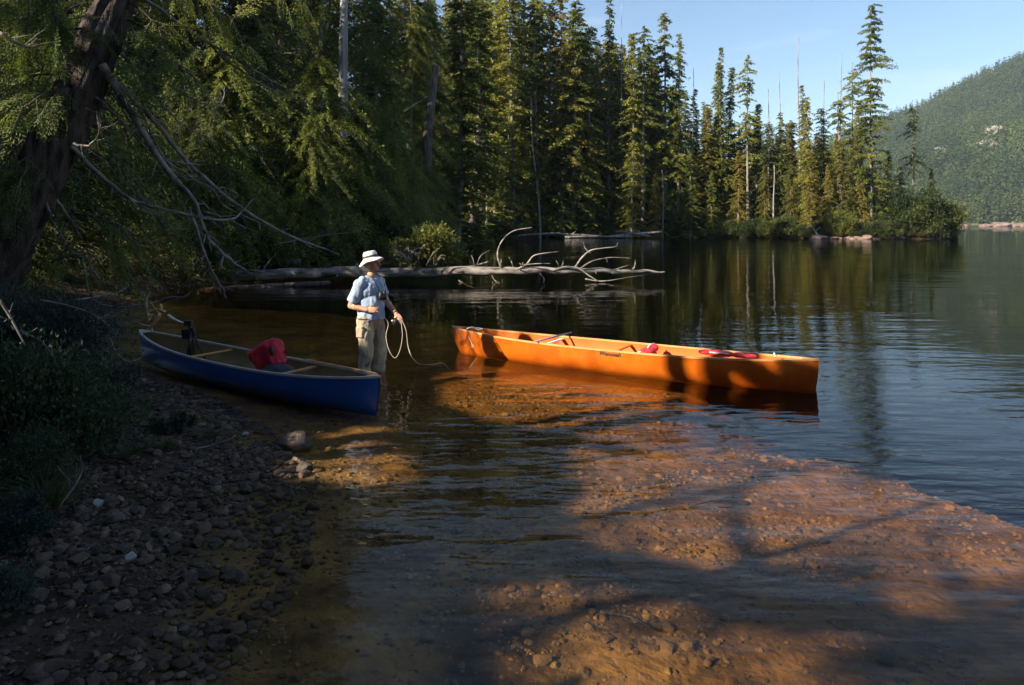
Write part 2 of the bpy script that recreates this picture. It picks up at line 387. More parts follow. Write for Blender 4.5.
def plant(name, loc, rz, scale, meshes, mats, pnames, label, cat, group=None, tilt=(0,0)):
    r = empty(name, loc); r.rotation_euler = (tilt[0], tilt[1], rz); r.scale = (scale if hasattr(scale,'__len__') else (scale,)*3)
    for me_, mt, pn in zip(meshes, mats, pnames):
        o = bpy.data.objects.new(pn, me_); C.objects.link(o); o.parent = r
        if not me_.materials: me_.materials.append(mt)
        o.material_slots[0].link = 'OBJECT'; o.material_slots[0].material = mt
    return tag(r, label, cat, group)

# prototypes for the far trees
rp = random.Random(5)
PROTO = {
 'narrow': [conifer(s, 26, 2.5, .03, nb=420, sprig=.40, wid=.13, droop=.34, per=26, shape=.8, ragged=.5, up=.12) for s in (1,2,3,4)],
 'pointed':[conifer(s, 26, 2.5, .05, nb=380, sprig=.38, wid=.13, droop=.30, per=26, shape=1.1, ragged=.55, gap=.06, up=.12) for s in (11,12,13)],
 'ragged': [conifer(s, 26, 2.7, .06, nb=330, sprig=.42, wid=.13, droop=.32, per=30, shape=.6, ragged=.7, gap=.12, topr=.16, up=.15) for s in (21,22,23)],
 'sparse': [conifer(s, 26, 2.3, .35, nb=150, sprig=.42, wid=.14, droop=.28, per=28, shape=.45, ragged=.8, gap=.2, topr=.3, up=.15) for s in (31,32)],
 'full':   [conifer(s, 18, 2.8, .02, nb=330, sprig=.34, wid=.12, droop=.4, per=34, shape=.85, ragged=.4, up=.2) for s in (41,42)],
}
PH = {'narrow':26,'pointed':26,'ragged':26,'sparse':26,'full':18}
def tree(kind, v, x, y, H, wide, mat, name, label, group, rz, lean=0.0):
    t, c = PROTO[kind][v % len(PROTO[kind])]; s = H/PH[kind]
    z = gz(x, y)
    return plant(name, (x, y, z), rz, (s*wide, s*wide, s), (t, c), (M['bark'], M[mat]), ('trunk','crown'), label, 'tree', group, (0, lean))
# ---- skyline and shoreline trees read from the photograph: px, top py, distance, kind, widening, leaf colour
FRONT = [
 (456,-28,64,'narrow',1.3,'needle'),(466,-32,70,'narrow',1.2,'needle'),(482,-22,88,'pointed',1.15,'needle'),(497,-26,94,'narrow',1.1,'needle'),(513,-14,93,'ragged',1.1,'needle'),
 (524,-6,98,'pointed',1.1,'needle_dark'),(538,-18,95,'narrow',1.15,'needle'),(549,2,97,'narrow',1.0,'needle'),(560,-8,96,'ragged',1.0,'needle_gold'),(572,0,95,'narrow',1.35,'needle'),
 (584,28,101,'pointed',1.0,'needle'),(595,26,98,'ragged',.9,'needle'),(609,-2,99,'pointed',.95,'needle_dark'),(626,34,98,'narrow',.8,'needle'),
 (643,24,97.5,'sparse',1.0,'needle'),(652,44,101,'narrow',.9,'needle'),(665,10,100,'ragged',1.0,'needle'),(678,33,99,'pointed',.9,'needle'),(699,88,101,'pointed',.9,'needle'),
 (709,108,99,'narrow',.9,'needle_gold'),(719,62,101,'narrow',.7,'needle'),(726,46,100,'pointed',.75,'needle'),(733,66,102,'narrow',.75,'needle'),(748,54,99,'sparse',.8,'needle'),(760,103,100,'narrow',.8,'needle_dark'),
 (770,122,98,'ragged',.8,'needle_dark'),(783,112,98,'narrow',.75,'needle'),(797,86,96,'pointed',.8,'needle_gold'),(808,97,94,'narrow',.7,'needle'),(822,108,96,'ragged',.8,'needle'),
 (837,92,95,'sparse',.7,'needle'),(849,62,96,'sparse',.6,'needle'),(856,102,93,'narrow',.75,'needle_gold'),(888,150,93,'narrow',.8,'needle'),(900,165,92,'ragged',.7,'needle_dark'),
 (914,99,91.5,'sparse',.42,'needle_dark'),(931,168,96,'narrow',.55,'needle_gold'),
 # lower trees standing at the water's edge in front
 (503,118,93.2,'narrow',.8,'needle'),(528,150,93.6,'full',.7,'needle'),(562,138,94,'narrow',.9,'needle_dark'),(590,128,95.5,'narrow',.9,'needle'),
 (632,140,95.5,'ragged',.8,'needle'),(655,172,95.8,'full',.6,'needle_gold'),(690,150,96.5,'narrow',.8,'needle'),(712,170,97,'full',.6,'needle'),(738,150,97,'narrow',.8,'needle_gold'),
 (765,165,96,'full',.6,'needle_gold'),(790,160,94.5,'full',.5,'needle_gold'),(812,150,91,'narrow',.8,'needle_gold'),(828,165,89.5,'full',.55,'needle_gold'),(842,140,90,'narrow',.8,'needle_gold'),
 (860,168,89.5,'full',.5,'needle_gold'),(880,172,89.2,'full',.5,'needle'),
]
rnd = random.Random(77)
KW = {'narrow':'narrow drooping hemlock','pointed':'pointed conifer','ragged':'ragged layered conifer','sparse':'sparse conifer with a bare lower trunk','full':'bushy young conifer'}
CW = {'needle':'green','needle_dark':'dark green','needle_gold':'yellow-green'}
LAND = [(345,'thick grey trunk'),(430,'dark stub trunk'),(480,'pale trunk pair'),(541,'leaning pale snag'),(623,'tall bare spike'),(691,'grey spike'),(748,'flat-topped conifer'),(798,'kinked spike'),(872,'tallest spruce'),(914,'lollipop tree')]
REG = []
def reg(o, px, what, words):
    REG.append((o, px, what, words)); return o
def name_all():
    ORD = ['nearest','second','third','fourth','fifth','sixth','seventh','eighth','ninth','tenth','eleventh','twelfth','thirteenth','fourteenth','fifteenth','sixteenth','seventeenth','eighteenth','nineteenth','twentieth']
    b = {}
    for o, px, what, words in REG:
        lm = min(LAND, key=lambda q: abs(q[0]-px)+(0 if abs(q[0]-px) > 4 else 500)); side = 'left' if px < lm[0] else 'right'
        b.setdefault((words, lm, side), []).append((abs(px-lm[0]), len(b), o))
    for (words, lm, side), L_ in b.items():
        for i, (_, _, o) in enumerate(sorted(L_, key=lambda q: q[0])):
            o['label'] = '%s, %s%s of the %s' % (words, (ORD[min(i,19)]+' one ') if len(L_) > 1 else '', side, lm[1])
SPECIAL = {(609,-2):'slim dark conifer whose top breaks the skyline left of the long bare spike', (678,33):'sharply pointed narrow conifer on the skyline with a clean tip',
           (748,54):'sparse conifer with a flat umbrella top standing against the sky', (797,86):'yellow-green conifer below the long kinked bare tip', (914,99):'slim lollipop-shaped dark tree standing alone before the hill'}
for i, (px, ty, Y, k, w, mt) in enumerate(sorted(FRONT, key=lambda q: (min(abs(l[0]-q[0]) for l in LAND)))):
    x = (px-CX)/F*Y; z = gz(x, Y); H = CAMZ+(HZ-ty)/F*Y-z
    size = 'small' if H < 14 else ('mid-height' if H < 22 else 'tall'); what = '%s %s %s' % (size, CW[mt], KW[k].split(' with ')[0])
    o = tree(k, i, x, Y, H, w*(26/H if k != 'full' else 18/H)**.55*1.14, mt, 'conifer_tree', None, 'conifers along the far shore', rnd.uniform(0,6.28), rnd.uniform(-.02,.02))
    if (px, ty) in SPECIAL: o['label'] = SPECIAL[(px, ty)]
    else: reg(o, px, 'F', what)
# deep rows behind them
for i in range(215):
    px = rnd.uniform(430, 905); Y = rnd.uniform(100, 128)
    x = (px-CX)/F*Y
    if float(sdf(LAKE, np.array([x]), np.array([Y]))[0]) < 2: continue
    prof = np.interp(px, [430,540,560,620,680,700,760,800,850,905], [-25,-12,15,38,60,96,112,112,122,165])
    ty = prof+rnd.uniform(4,60); H = CAMZ+(HZ-ty)/F*Y-gz(x,Y)
    tree(rnd.choice(['narrow','narrow','pointed','ragged']), i, x, Y, H, (26/H)**.5, rnd.choice(['needle','needle','needle_gold']), 'conifer_tree',
         'conifer deep in the forest, mostly hidden behind the far-shore trees', 'conifers hidden in the far forest', rnd.uniform(0,6.28))
for i in range(46):
    px = rnd.uniform(440, 900); Y = rnd.uniform(97.5, 112)
    x = (px-CX)/F*Y
    if float(sdf(LAKE, np.array([x]), np.array([Y]))[0]) < 2: continue
    H = rnd.uniform(8,15)
    tree('full', i, x, Y, H, (18/H)**.5*.8, rnd.choice(['needle','needle_dark']), 'young_conifer', 'young conifer in the shade of the far forest, mostly hidden behind shore trees', 'young conifers under the far forest', rnd.uniform(0,6.28))
# hero spruce on the point
hm = conifer(104, 29.4, 3.6, .06, nb=430, sprig=.42, wid=.13, droop=.16, per=52, shape=.6, ragged=.75, tiers=34, gap=.10, topr=.30, up=.10)
x = (872-CX)/F*89.5; plant('spruce_tree', (x, 89.5, gz(x,89.5)), 2.1, (.66,.66,(CAMZ+(HZ-4)/F*89.5-gz(x,89.5))/29.4), hm, (M['bark'], M['needle']), ('trunk','crown'),
      'tallest layered spruce towering over the rocky point against the sky', 'tree', 'conifers along the far shore')
# bare snags
SN = [(475,42,88,.16,'pale bare trunk, left of the close pair in the forest'),(486,98,87,.13,'pale bare trunk, right of the close pair in the forest'),(541,98,92,.18,'pale leaning snag with a crooked top on the far shore'),
 (509,92,94,.10,'thin pale snag standing between the trunk pair and the leaning snag'),(623,5,99,.11,'long bare spike rising above the skyline beside the slim dark conifer'),(691,68,100,.12,'bare grey spike just right of the pointed skyline conifer'),
 (767,90,101,.11,'short bare spike on the skyline right of the flat-topped conifer'),(781,70,100,.11,'straight bare spike between the flat-topped conifer and the kinked one'),(798,38,96.5,.13,'long kinked bare spike, highest snag left of the spruce'),
 (825,80,97,.10,'thin bare spike right of the kinked one'),(840,54,96,.12,'bare spike with a few twigs just left of the tallest spruce'),(774,165,95.2,.13,'pale bare trunk low in front of the golden trees'),(663,170,96,.12,'short pale snag behind the shore shrubs')]
for i, (px, ty, Y, r, lab) in enumerate(SN):
    x = (px-CX)/F*Y; z = gz(x,Y); H = CAMZ+(HZ-ty)/F*Y-z
    me_ = snag(200+i, H, r, 16, .09 if px == 541 else .012, .5 if px in (798,541) else .15)
    o = link('bare_snag', me_, M['bark_grey']); o.location = (x,Y,z); tag(o, lab, 'dead tree', 'bare snags in the forest')

# ---- nearer forest on the left shore
NEARP = [conifer(s, 24, 3.6, .05, nb=360, sprig=.25, wid=.05, droop=.6, per=125, shape=.55, ragged=.4, up=.35) for s in (51,52,53)]
LF = [  # px, Y, H, mat
 (452,62,27,'needle'),(436,52,26,'needle'),(418,60,30,'cedar'),(405,44,24,'cedar'),(392,54,29,'needle'),(374,47,27,'cedar'),(360,58,30,'needle'),(330,50,29,'cedar'),(318,40,25,'needle'),
 (300,56,30,'needle'),(285,38,25,'cedar'),(262,48,29,'needle_dark'),(246,33,22,'cedar'),(215,42,28,'needle_dark'),(190,31,22,'needle_dark'),(160,38,26,'needle_dark'),(128,30,22,'needle_dark'),(95,36,25,'needle_dark'),
 (60,28,21,'needle_dark'),(25,34,24,'needle_dark'),(-20,28,22,'needle_dark'),(-70,32,23,'needle_dark'),(446,78,29,'needle'),(425,74,30,'needle_dark'),(400,76,31,'needle')]
LW = ['beside','just past']
for i, (px, Y, H, mt) in enumerate(LF):
    if px < 305: mt = 'needle_dark'  # forest shade on this side is put into a darker leaf colour
    if px > 240: H = CAMZ+(HZ-np.interp(px,[240,318,330,460],[-300,-260,-42,-22])+(i*37%23)-11)/F*Y-1.5
    x = (px-CX)/F*Y
    if float(sdf(LAKE, np.array([x]), np.array([Y]))[0]) < 1.0: x -= 2.0
    t, c = NEARP[i % 3]
    g = 'trees beyond the left edge' if px < 0 else 'large conifers on the left shore'; lab = 'dark conifer on the left shore outside the picture edge' if px < 0 else None
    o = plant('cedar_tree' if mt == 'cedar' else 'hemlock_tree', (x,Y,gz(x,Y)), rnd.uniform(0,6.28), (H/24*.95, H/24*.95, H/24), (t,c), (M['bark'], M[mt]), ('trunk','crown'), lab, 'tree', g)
    if px >= 0: reg(o, px, 'L', 'large %s on the left shore' % ('drooping cedar' if mt == 'cedar' else ('dark hemlock' if mt == 'needle_dark' else 'green hemlock')))
# low cedars leaning over the water behind the log
YC = [conifer(s, 8, 2.8, .02, nb=180, sprig=.19, wid=.038, droop=.75, per=120, shape=.5, ragged=.4, up=.4) for s in (61,62)]
for i, (px, Y, H, mt) in enumerate([(150,22.5,6,'cedar'),(185,25,7.5,'cedar'),(222,26.5,7,'cedar'),(258,27,8.5,'cedar'),(292,28,6.5,'cedar'),(322,30,9,'cedar'),(352,32,7,'cedar'),(378,36,8,'cedar'),(398,42,8,'cedar'),
        (415,50,8,'needle'),(430,58,8,'needle'),(445,70,9,'needle'),(120,20,6,'cedar'),(60,17,7,'cedar'),(20,15,7,'cedar'),(340,26.5,5.5,'cedar'),(205,22.5,4.5,'cedar'),(240,21.5,4.5,'cedar'),(275,22.5,5,'cedar')]):
    if px < 310 and i % 3: mt = 'needle_dark'  # most low cedars here get dark leaves in place of shade
    x = (px-CX)/F*Y
    if float(sdf(LAKE, np.array([x]), np.array([Y]))[0]) < .3: x -= 1.3
    reg(plant('young_cedar', (x,Y,gz(x,Y)), rnd.uniform(0,6.28), (H/8, H/8, H/8), YC[i%2], (M['bark_dark'], M[mt]), ('trunk','crown'),
          None, 'tree', 'low cedars behind the fallen log', (rnd.uniform(-.1,.1), rnd.uniform(0,.2))), px, 'Y', 'low spreading cedar behind the log')
# notable bare trunks on the left shore
mb = MB(); p0 = P(343,260,37); p1 = P(343,60,37); p2 = P(345,-38,37)
mb.tube([p0,(p0+p1)/2,p1,p2], [.30,.27,.25,.20], 12); tag(mb.build('dead_tree', M['bark_grey']), 'thick bare grey trunk rising out of the top of the picture', 'dead tree', 'bare trunks on the left shore')
mb = MB(); mb.tube([P(424,240,50),P(428,130,50),P(436,66,50)], [.38,.33,.24], 10); mb.tube([P(431,95,50),P(395,118,50),P(372,132,49)],[.12,.08,.04],6)
tag(mb.build('dead_tree', M['bark_dark']), 'leaning dark stub trunk with one side limb', 'dead tree', 'bare trunks on the left shore')

# ---- shrubs along the far shore
SH = [shrub_mesh(s, 1.7, 2.0, 11000, .17, .065, 12) for s in (71,72,73)]
shore_pts = []
i = 0
for px in range(470, 960, 11):
    lo, hi = 60, 130
    # march to find shore distance for this px
    ys_ = np.linspace(75,110,140); dd_ = sdf(LAKE, (px-CX)/F*ys_, ys_); k = np.argmax(dd_ > .6); Y = ys_[k] if dd_[k] > .6 else None
    if Y is None or px > 944: continue
    x = (px-CX)/F*Y; s = rnd.uniform(.7,1.5)
    mt = 'shrub' if px < 800 else rnd.choice(['shrub','shrub_gold' if px < 880 else 'shrub','shrub'])
    reg(plant('shore_shrub', (x, Y+rnd.uniform(0,1.2), gz(x,Y)-.1), rnd.uniform(0,6.28), (s*1.1,s*1.1,s), SH[i%3], (M['bark'], M[mt]), ('stems','foliage'),
          None, 'shrub', 'shrubs along the far waterline'), px, 'S', 'rounded shrub at the far waterline'); i += 1
for (px, Y, s, mt) in [(905,89.3,2.0,'shrub'),(922,89.8,2.3,'shrub'),(938,90,1.9,'shrub'),(890,89,1.7,'shrub'),(948,91,1.2,'shrub'),(840,88.6,1.4,'shrub_gold')]:
    x = (px-CX)/F*Y
    reg(plant('large_shrub', (x,Y,gz(x,Y)), rnd.uniform(0,6.28), (s,s,s*1.25), SH[i%3], (M['bark'], M[mt]), ('stems','foliage'),
          None, 'shrub', 'big bushes on the rocky point'), px, 'B', 'big bush on the rocky point'); i += 1
# understorey along left shore
for j in range(26):
    Y = 24+j*2.7; ok = False
    xs_ = np.linspace(-30,5,300); dd_ = sdf(LAKE, xs_, np.full(300,Y)); inside = np.where(dd_ < 0)[0]
    x = xs_[inside[0]]-.4
    px = CX+F*x/Y; s = rnd.uniform(.7,1.2)
    reg(plant('bank_shrub', (x-rnd.uniform(0,.8), Y, gz(x-.3,Y)), rnd.uniform(0,6.28), s, SH[j%3], (M['bark'], M['shrub']), ('stems','foliage'),
          None, 'shrub', 'shrubs along the left bank'), px, 'U', 'shrub overhanging the left bank')
# off-picture forest to the left and behind that shades the shore
k = 0
for j in range(400):
    x = rnd.uniform(-75,-4); y = rnd.uniform(-34,52); v = y-.563*x
    if x > -.75*y-3 and y > 0: continue            # in the picture
    if y > 0 and x > -.75*y-6 and y < 20: continue
    d = float(sdf(LAKE, np.array([x]), np.array([y]))[0])
    if d < 2.5: continue
    if -2.5 < v < 12.5 or v > 18: continue
    if y < 2 and x > -7: continue
    H = rnd.uniform(15,24)
    t, c = NEARP[j % 3]; k += 1
    if k > 60: break
    plant('hemlock_tree', (x,y,gz(x,y)), rnd.uniform(0,6.28), (H/24,H/24,H/24), (t,c), (M['bark'],M['needle_dark']), ('trunk','crown'),
          'conifer of the left bank forest standing outside the picture', 'tree', 'trees beyond the left edge')

# ------------------------------------------------------------------ low off-picture trees shading the gravel bank
def inpoly(poly, x, y): return sdf(np.array(poly, float), x, y) < 0
LIT = [[(545,452),(640,440),(760,438),(880,468),(1060,515),(1060,645),(930,628),(800,598),(700,582),(590,565),(565,530),(600,500)],
 [(505,590),(560,578),(640,586),(760,610),(900,638),(1000,655),(960,720),(540,720),(500,650)],
 [(385,352),(450,340),(840,335),(850,415),(640,418),(440,402),(380,380)],
 [(335,440),(410,436),(462,470),(470,512),(400,528),(335,505)]]
def proj(p, z):
    t = (p[:,2]-z)/SD[2]; x = p[:,0]-SD[0]*t; y = p[:,1]-SD[1]*t; yy = np.maximum(y,.5)
    return x, y, CX+F*x/yy, HZ+(CAMZ-z)*F/yy
def prune(p, rg_, man_keep=.35):
    """which leaf points may stay when crowns are cut to let sun onto the LIT patches and the man"""
    x, y, px, py = proj(p, -.28); px = px+rg_.normal(0,5,len(px))+24*vnoise(x,y,.35,11); py = py+rg_.normal(0,4,len(px))+18*vnoise(x,y,.3,12)
    bad = np.zeros(len(p), bool)
    for q in (LIT[0],LIT[1],LIT[3]): bad |= inpoly(q, px, py) & (y > .6)
    x, y, px, py = proj(p, .15); bad |= inpoly(LIT[2], px, py) & (y > .6)
    for z in (.5,1.0,1.5):
        x, y, _, _ = proj(p, z); bad |= (np.hypot(x+1.765, y-8.65) < .42) & (rg_.random(len(p)) > man_keep)
    yv = np.maximum(p[:,1],.05); pv = CX+F*p[:,0]/yv; bad |= (p[:,1] > .1) & (pv > -60)
    return ~bad
SMALLP = conifer(64, 5, 1.7, .03, nb=170, sprig=.16, wid=.06, droop=.5, per=60, shape=.55, ragged=.35, up=.3)
_me = SMALLP[1]; SV = np.empty(len(_me.vertices)*3, np.float32); _me.vertices.foreach_get('co', SV); SV = SV.reshape(-1,4,3)
SMALLT = MB().tube([(0,0,-.3),(.03,0,2),(0,.04,4),(0,0,5)], [.07,.05,.03,.01], 7).mesh('trunk')
rgp = np.random.default_rng(3)
for i, (x, y, H) in enumerate([(a_, b_+.27*a_, c_) for a_, b_, c_ in [(-7.0,2.2,4.6),(-8.2,.2,5.2),(-6.6,-.6,4.4),(-9.5,3.4,5.6),(-10.8,1.6,6.4),(-8.6,-2.2,5.6),(-11.5,4.9,6.6),(-12.6,3.0,7.2),(-10.2,6.3,5.6),(-13,7.2,7),(-6.2,-2.8,4.2),(-12,-.2,6.6),(-14,5.4,8.2),(-5.6,1.0,3.4),(-5.8,2.9,3.2)]]+[(-5.6,.2,8.5),(-7.5,-2.4,10),(-4.4,-1.6,7.5),(-9,-.6,10),(-10.5,.8,11),(-7,1.6,8)]):
    k = H/5; rz = i*1.3; zb = gz(x,y); c_, s_ = math.cos(rz), math.sin(rz)
    Vw = SV*np.array([k*1.15,k*1.15,k]); Vw = np.stack([Vw[...,0]*c_-Vw[...,1]*s_+x, Vw[...,0]*s_+Vw[...,1]*c_+y, Vw[...,2]+zb], -1)
    keep = prune(Vw.mean(1), rgp)  # crown trimmed to shape so the sun lands on the LIT patches
    plant('young_cedar', (x,y,zb), rz, (k*.5,k*.5,k*.85), (SMALLT, cards_mesh('crown', SV[keep].reshape(-1,3)*np.array([2.3,2.3,1/.85]))), (M['bark_dark'],M['cedar']), ('trunk','crown'),
          'unseen young cedar of the near bank, placed and cut to shape the shade', 'tree', 'young cedars beyond the left edge')
for i, (x, y, H) in enumerate([(-2,-5,11),(1.5,-7,13),(5.5,-8.5,12),(-5,-6,13),(-8,-7,14),(-1.5,-9.5,14),(9,-11,14),(-3.5,-8.5,12),(4,-12,15),(13,-12.5,14)]):  # unseen trees added to keep sky light off the bank and canoes
    t, c = NEARP[i % 3]
    plant('hemlock_tree', (x,y,gz(x,y)), i*1.9, (H/24*1.3,H/24*1.3,H/24), (t,c), (M['bark'],M['needle_dark']), ('trunk','crown'),
          'unseen hemlock added behind the viewpoint to dim the sky light', 'tree', 'trees behind the viewpoint')
# ------------------------------------------------------------------ far hill
RIDX = np.array([300,600,700,800,850,885,905,921,944,983,1024,1100,1250,1600]); RIDY = np.array([205,200,188,158,134,123,118,114,99,78,59,34,14,-10])
LOX = np.array([300,700,850,900,960,1024,1100,1600]); LOY = np.array([215,205,188,166,140,118,95,60])
def hill(u, Y):
    px = CX+F*u; hi = (HZ-np.interp(px, RIDX, RIDY))/F*1150; lo = (HZ-np.interp(px, LOX, LOY))/F*800
    x = u*Y
    z = np.where(Y < 800, lo*np.clip((Y-632)/168,0,1)**1.15, np.where(Y < 900, lo*(1-.05*(Y-800)/100), lo*.95+(hi-lo*.95)*np.clip((Y-900)/250,0,1)**.9))
    z = np.where(Y > 1150, hi*(1-(Y-1150)/1500), z)
    z = z+(vnoise(x,Y,90,1)*22+vnoise(x,Y,35,2)*9)*np.clip((Y-640)/120,0,1)*np.clip((1150-Y)/150,.25,1)
    return z-1.5
us = np.linspace(.12,1.7,260); Ys = np.concatenate([np.linspace(628,900,70), np.linspace(910,1150,40), np.linspace(1180,1700,12)])
U, YY = np.meshgrid(us, Ys); ZZ = hill(U.ravel(), YY.ravel()); n1, n2 = len(us), len(Ys); idx = np.arange(n1*n2).reshape(n2,n1)
Q = np.stack([idx[:-1,:-1], idx[:-1,1:], idx[1:,1:], idx[1:,:-1]], -1).reshape(-1,4)
tag(link('hills', mesh_np('hills', np.stack([(U*YY).ravel(), YY.ravel(), ZZ],1), Q, True), solid('hill_soil', (.05,.075,.025), (.12,.14,.045), .95, .02)), kind='structure')
rng = np.random.default_rng(9)
def hill_forest(name, N, ulo, uhi, ylo, yhi, hlo, hhi, mat, label, dens, wf=.14, nc=26):
    u = rng.uniform(ulo, uhi, N); Y = ylo+(yhi-ylo)*rng.uniform(0,1,N)**1.0; keep = dens(u, Y) > rng.uniform(0,1,N)
    u, Y = u[keep], Y[keep]; n = len(u); z = hill(u, Y); H = rng.uniform(hlo, hhi, n)*(1+.25*vnoise(u*Y,Y,60,8))
    t = rng.uniform(0,1,(n,nc)); az = rng.uniform(0,6.283,(n,nc)); r = H[:,None]*wf*(1-t)**.8*rng.uniform(.5,1.1,(n,nc))
    p = np.stack([u[:,None]*Y[:,None]+r*np.cos(az)*.35, Y[:,None]+r*np.sin(az)*.35, z[:,None]+H[:,None]*(.08+.92*t)], -1).reshape(-1,3)
    d = unit(np.stack([np.cos(az), np.sin(az), -rng.uniform(.2,1.1,(n,nc))], -1).reshape(-1,3)); nn = unit(np.cross(d, rng.normal(0,1,d.shape)+np.array([0,0,.6])))
    ln = (r*1.1+H[:,None]*.05).ravel(); wd = ln*.75
    tag(link(name, cards_mesh(name, cards(p, d, nn, ln, wd)), mat), label, 'forest', None, 'stuff')
slope = lambda u, Y: np.where(Y < 715, .95, np.where(Y < 905, .25+.5*(vnoise(u*Y,Y,45,4) > 0.12), .95))
hill_forest('hill_forest', 17000, .50, .92, 640, 1190, 14, 27, M['hilltrees'], 'mass of small conifers covering the far hillside', slope)
hill_forest('hill_forest', 5500, .14, .50, 640, 1190, 14, 27, M['hilltrees'], 'mass of conifers on the far hillside behind the near forest', slope, nc=16)
hill_forest('hill_brush', 9000, .50, .92, 700, 930, 3, 7, M['hillbush'], 'bright green brush on the middle of the far hillside', lambda u, Y: .9+0*u, wf=.6, nc=12)
def rock(name, loc, r, seed, mat, label, cat='rock', group=None, flat=.6, sub=3, rz=0):
    import bmesh
    bm = bmesh.new(); bmesh.ops.create_icosphere(bm, subdivisions=sub, radius=1)
    for v in bm.verts:
        q = v.co*1.1+Vector((seed*3.3,seed,0)); k = 1+.42*mnoise.noise(q)+.16*mnoise.noise(q*2.6)+.06*mnoise.noise(q*6)
        c = v.co*k
        for pl in range(5):
            nn = Vector((math.sin(seed*7+pl*2.1), math.cos(seed*5+pl*1.7), math.sin(pl*3+seed))).normalized(); e_ = c.dot(nn)-.78
            if e_ > 0: c -= nn*e_*.85
        v.co = c
    me_ = bpy.data.meshes.new(name); bm.to_mesh(me_); bm.free()
    me_.polygons.foreach_set('use_smooth', [sub < 3]*len(me_.polygons))
    o = link(name, me_, mat); o.location = loc; rr = r if hasattr(r,'__len__') else (r, r*.85, r*flat); o.scale = rr; o.rotation_euler = (0,0,rz)
    return tag(o, label, cat, group)
for i, (px, py, Y, s, lab) in enumerate([(932,150,790,7,'left lump of the grey rock outcrop in the middle of the hillside'),(942,152,785,9,'grey rock outcrop in the middle of the hillside'),(986,160,780,8,'pinkish rock outcrop low on the hillside'),(992,150,800,7,'pinkish rock outcrop halfway up the hillside'),
        (1003,130,850,6,'upper pale outcrop on the hillside'),(958,138,830,4,'small outcrop above the grey hillside outcrop'),(1017,138,850,5,'small outcrop near the picture edge on the hillside'),(980,168,770,4,'lowest small outcrop on the hillside')]):
    u = (px-CX)/F; z = float(hill(np.array([u]), np.array([float(Y)]))[0])
    rock('rock_outcrop', (u*Y,Y-3,z+2+s*.1), (s*1.6,s*.9,s*.95), 40+i*3, M['greyrock'], lab, 'outcrop', 'outcrops on the far hill', sub=4)
for i, (px, s) in enumerate([(964,4),(1000,9),(1014,6),(985,5),(1022,7)]):
    Y = 618; rock('shore_boulder', ((px-CX)/F*Y, Y, .6), (s,s*.6,s*.42), 60+i, M['pinkrock'], ['pale boulder at the foot of the far hill, leftmost','large pink boulder at the foot of the far hill','pink boulder beside the large one under the far hill','small boulder between the others under the far hill','boulder at the picture edge under the far hill'][i], 'boulder', 'boulders at the foot of the far hill')
# rocks along the point
for i in range(30):
    px = rnd.uniform(808, 905); Y = 86.6+rnd.uniform(-.2,1.2); x = (px-CX)/F*Y
    if i < 8: px = 945-i*4; Y = 88.3; x = (px-CX)/F*Y
    big = rnd.uniform(.25,.65); reg(rock('shore_rock', (x,Y,rnd.uniform(-.05,.3)), (big*1.4, big, big*.6), 80+i, M['pinkrock'], None, 'rock', 'rocks along the point', sub=2), px, 'R', 'pinkish rock at the waterline')
# ------------------------------------------------------------------ far driftwood logs
for i, (a, b_, Y, r, lab) in enumerate([((505,238),(560,233),92,.35,'grey driftwood log, leftmost on the far shore'),((545,234),(600,236),92.5,.34,'longest grey driftwood log lying above the others on the far shore'),((565,238),(632,237),91.6,.30,'thin grey log along the far waterline'),
        ((610,237),(662,232),92,.42,'grey log rising to the right on the far shore'),((650,236),(616,231),91.5,.22,'short log crossing another on the far shore'),((740,238),(775,236),95.5,.3,'grey log at the waterline before the golden trees'),
        ((820,238),(812,226),87.5,.25,'short pale stump log leaning on the left of the point'),((905,232),(884,222),88.3,.3,'bleached arching root on the point'),((900,236),(870,230),88,.25,'bleached root lying on the rocks of the point')]):
    p, q = P(*a, Y), P(*b_, Y); p.z = max(p.z,.15); q.z = max(q.z,.2); mid = (p+q)/2+Vector((0,.3,.08))
    r *= .55; mb = MB().tube(smoothpath([p,mid,q],3), taper(7,r,r*.6), 8); 
    mb.tube([mid, mid+Vector((.5,-.4,.5))],[.1,.03],5)
    tag(mb.build('driftwood_log', M['bark_grey'] if i != 1 else M['bark']), lab, 'log', 'driftwood logs on the far shore')

# ------------------------------------------------------------------ the fallen log with its branches
def zp(x, y, Y): return P(380+x/3.413, 210+y/3.413, Y)
LY = 22.0
root = empty('fallen_log', (0,0,0)); tag(root, 'long bleached fallen trunk lying over the water with upcurved bare branches', 'fallen log')
pts = [P(60,287,22.6),P(130,281,22.4),P(250,275,22.2),P(330,273,22.1),P(400,272.5,22),P(480,271,22),P(530,271,22),P(575,270.5,22),P(610,271,22),P(640,271.5,22),P(665,272,22)]
pp = smoothpath(pts, 9); lg = MB().tube([p+Vector((0,0,.03*math.sin(i*.7)*math.sin(i*.23+1))) for i,p in enumerate(pp)], [.20-.175*(i/(len(pp)-1))**1.6 for i in range(len(pp))], 18)
for k in range(18*len(pp)):
    v = Vector(lg.v[k]); c = pp[k//18]; q = Vector((v.x*1.3, v.y*5, v.z*5)); f = 1+.22*mnoise.noise(q)+.12*mnoise.noise(q*2.7)
    lg.v[k] = tuple(c+(v-c)*f)
lg.build('trunk', M['silverwood'], root)
r6 = random.Random(6)
for i in range(26):       # snapped stubs
    c = pp[r6.randrange(6, len(pp)-8)]; a_ = r6.uniform(-.4,3.5); d = Vector((r6.uniform(-.5,.5), -math.cos(a_), math.sin(a_))); l = r6.uniform(.10,.34)
    MB().tube([c+d*.1, c+d*(.14+l*.5)+Vector((.02,0,0)), c+d*(.14+l)], [.028,.02,.010], 6).build('stub', M['silverwood'], root)
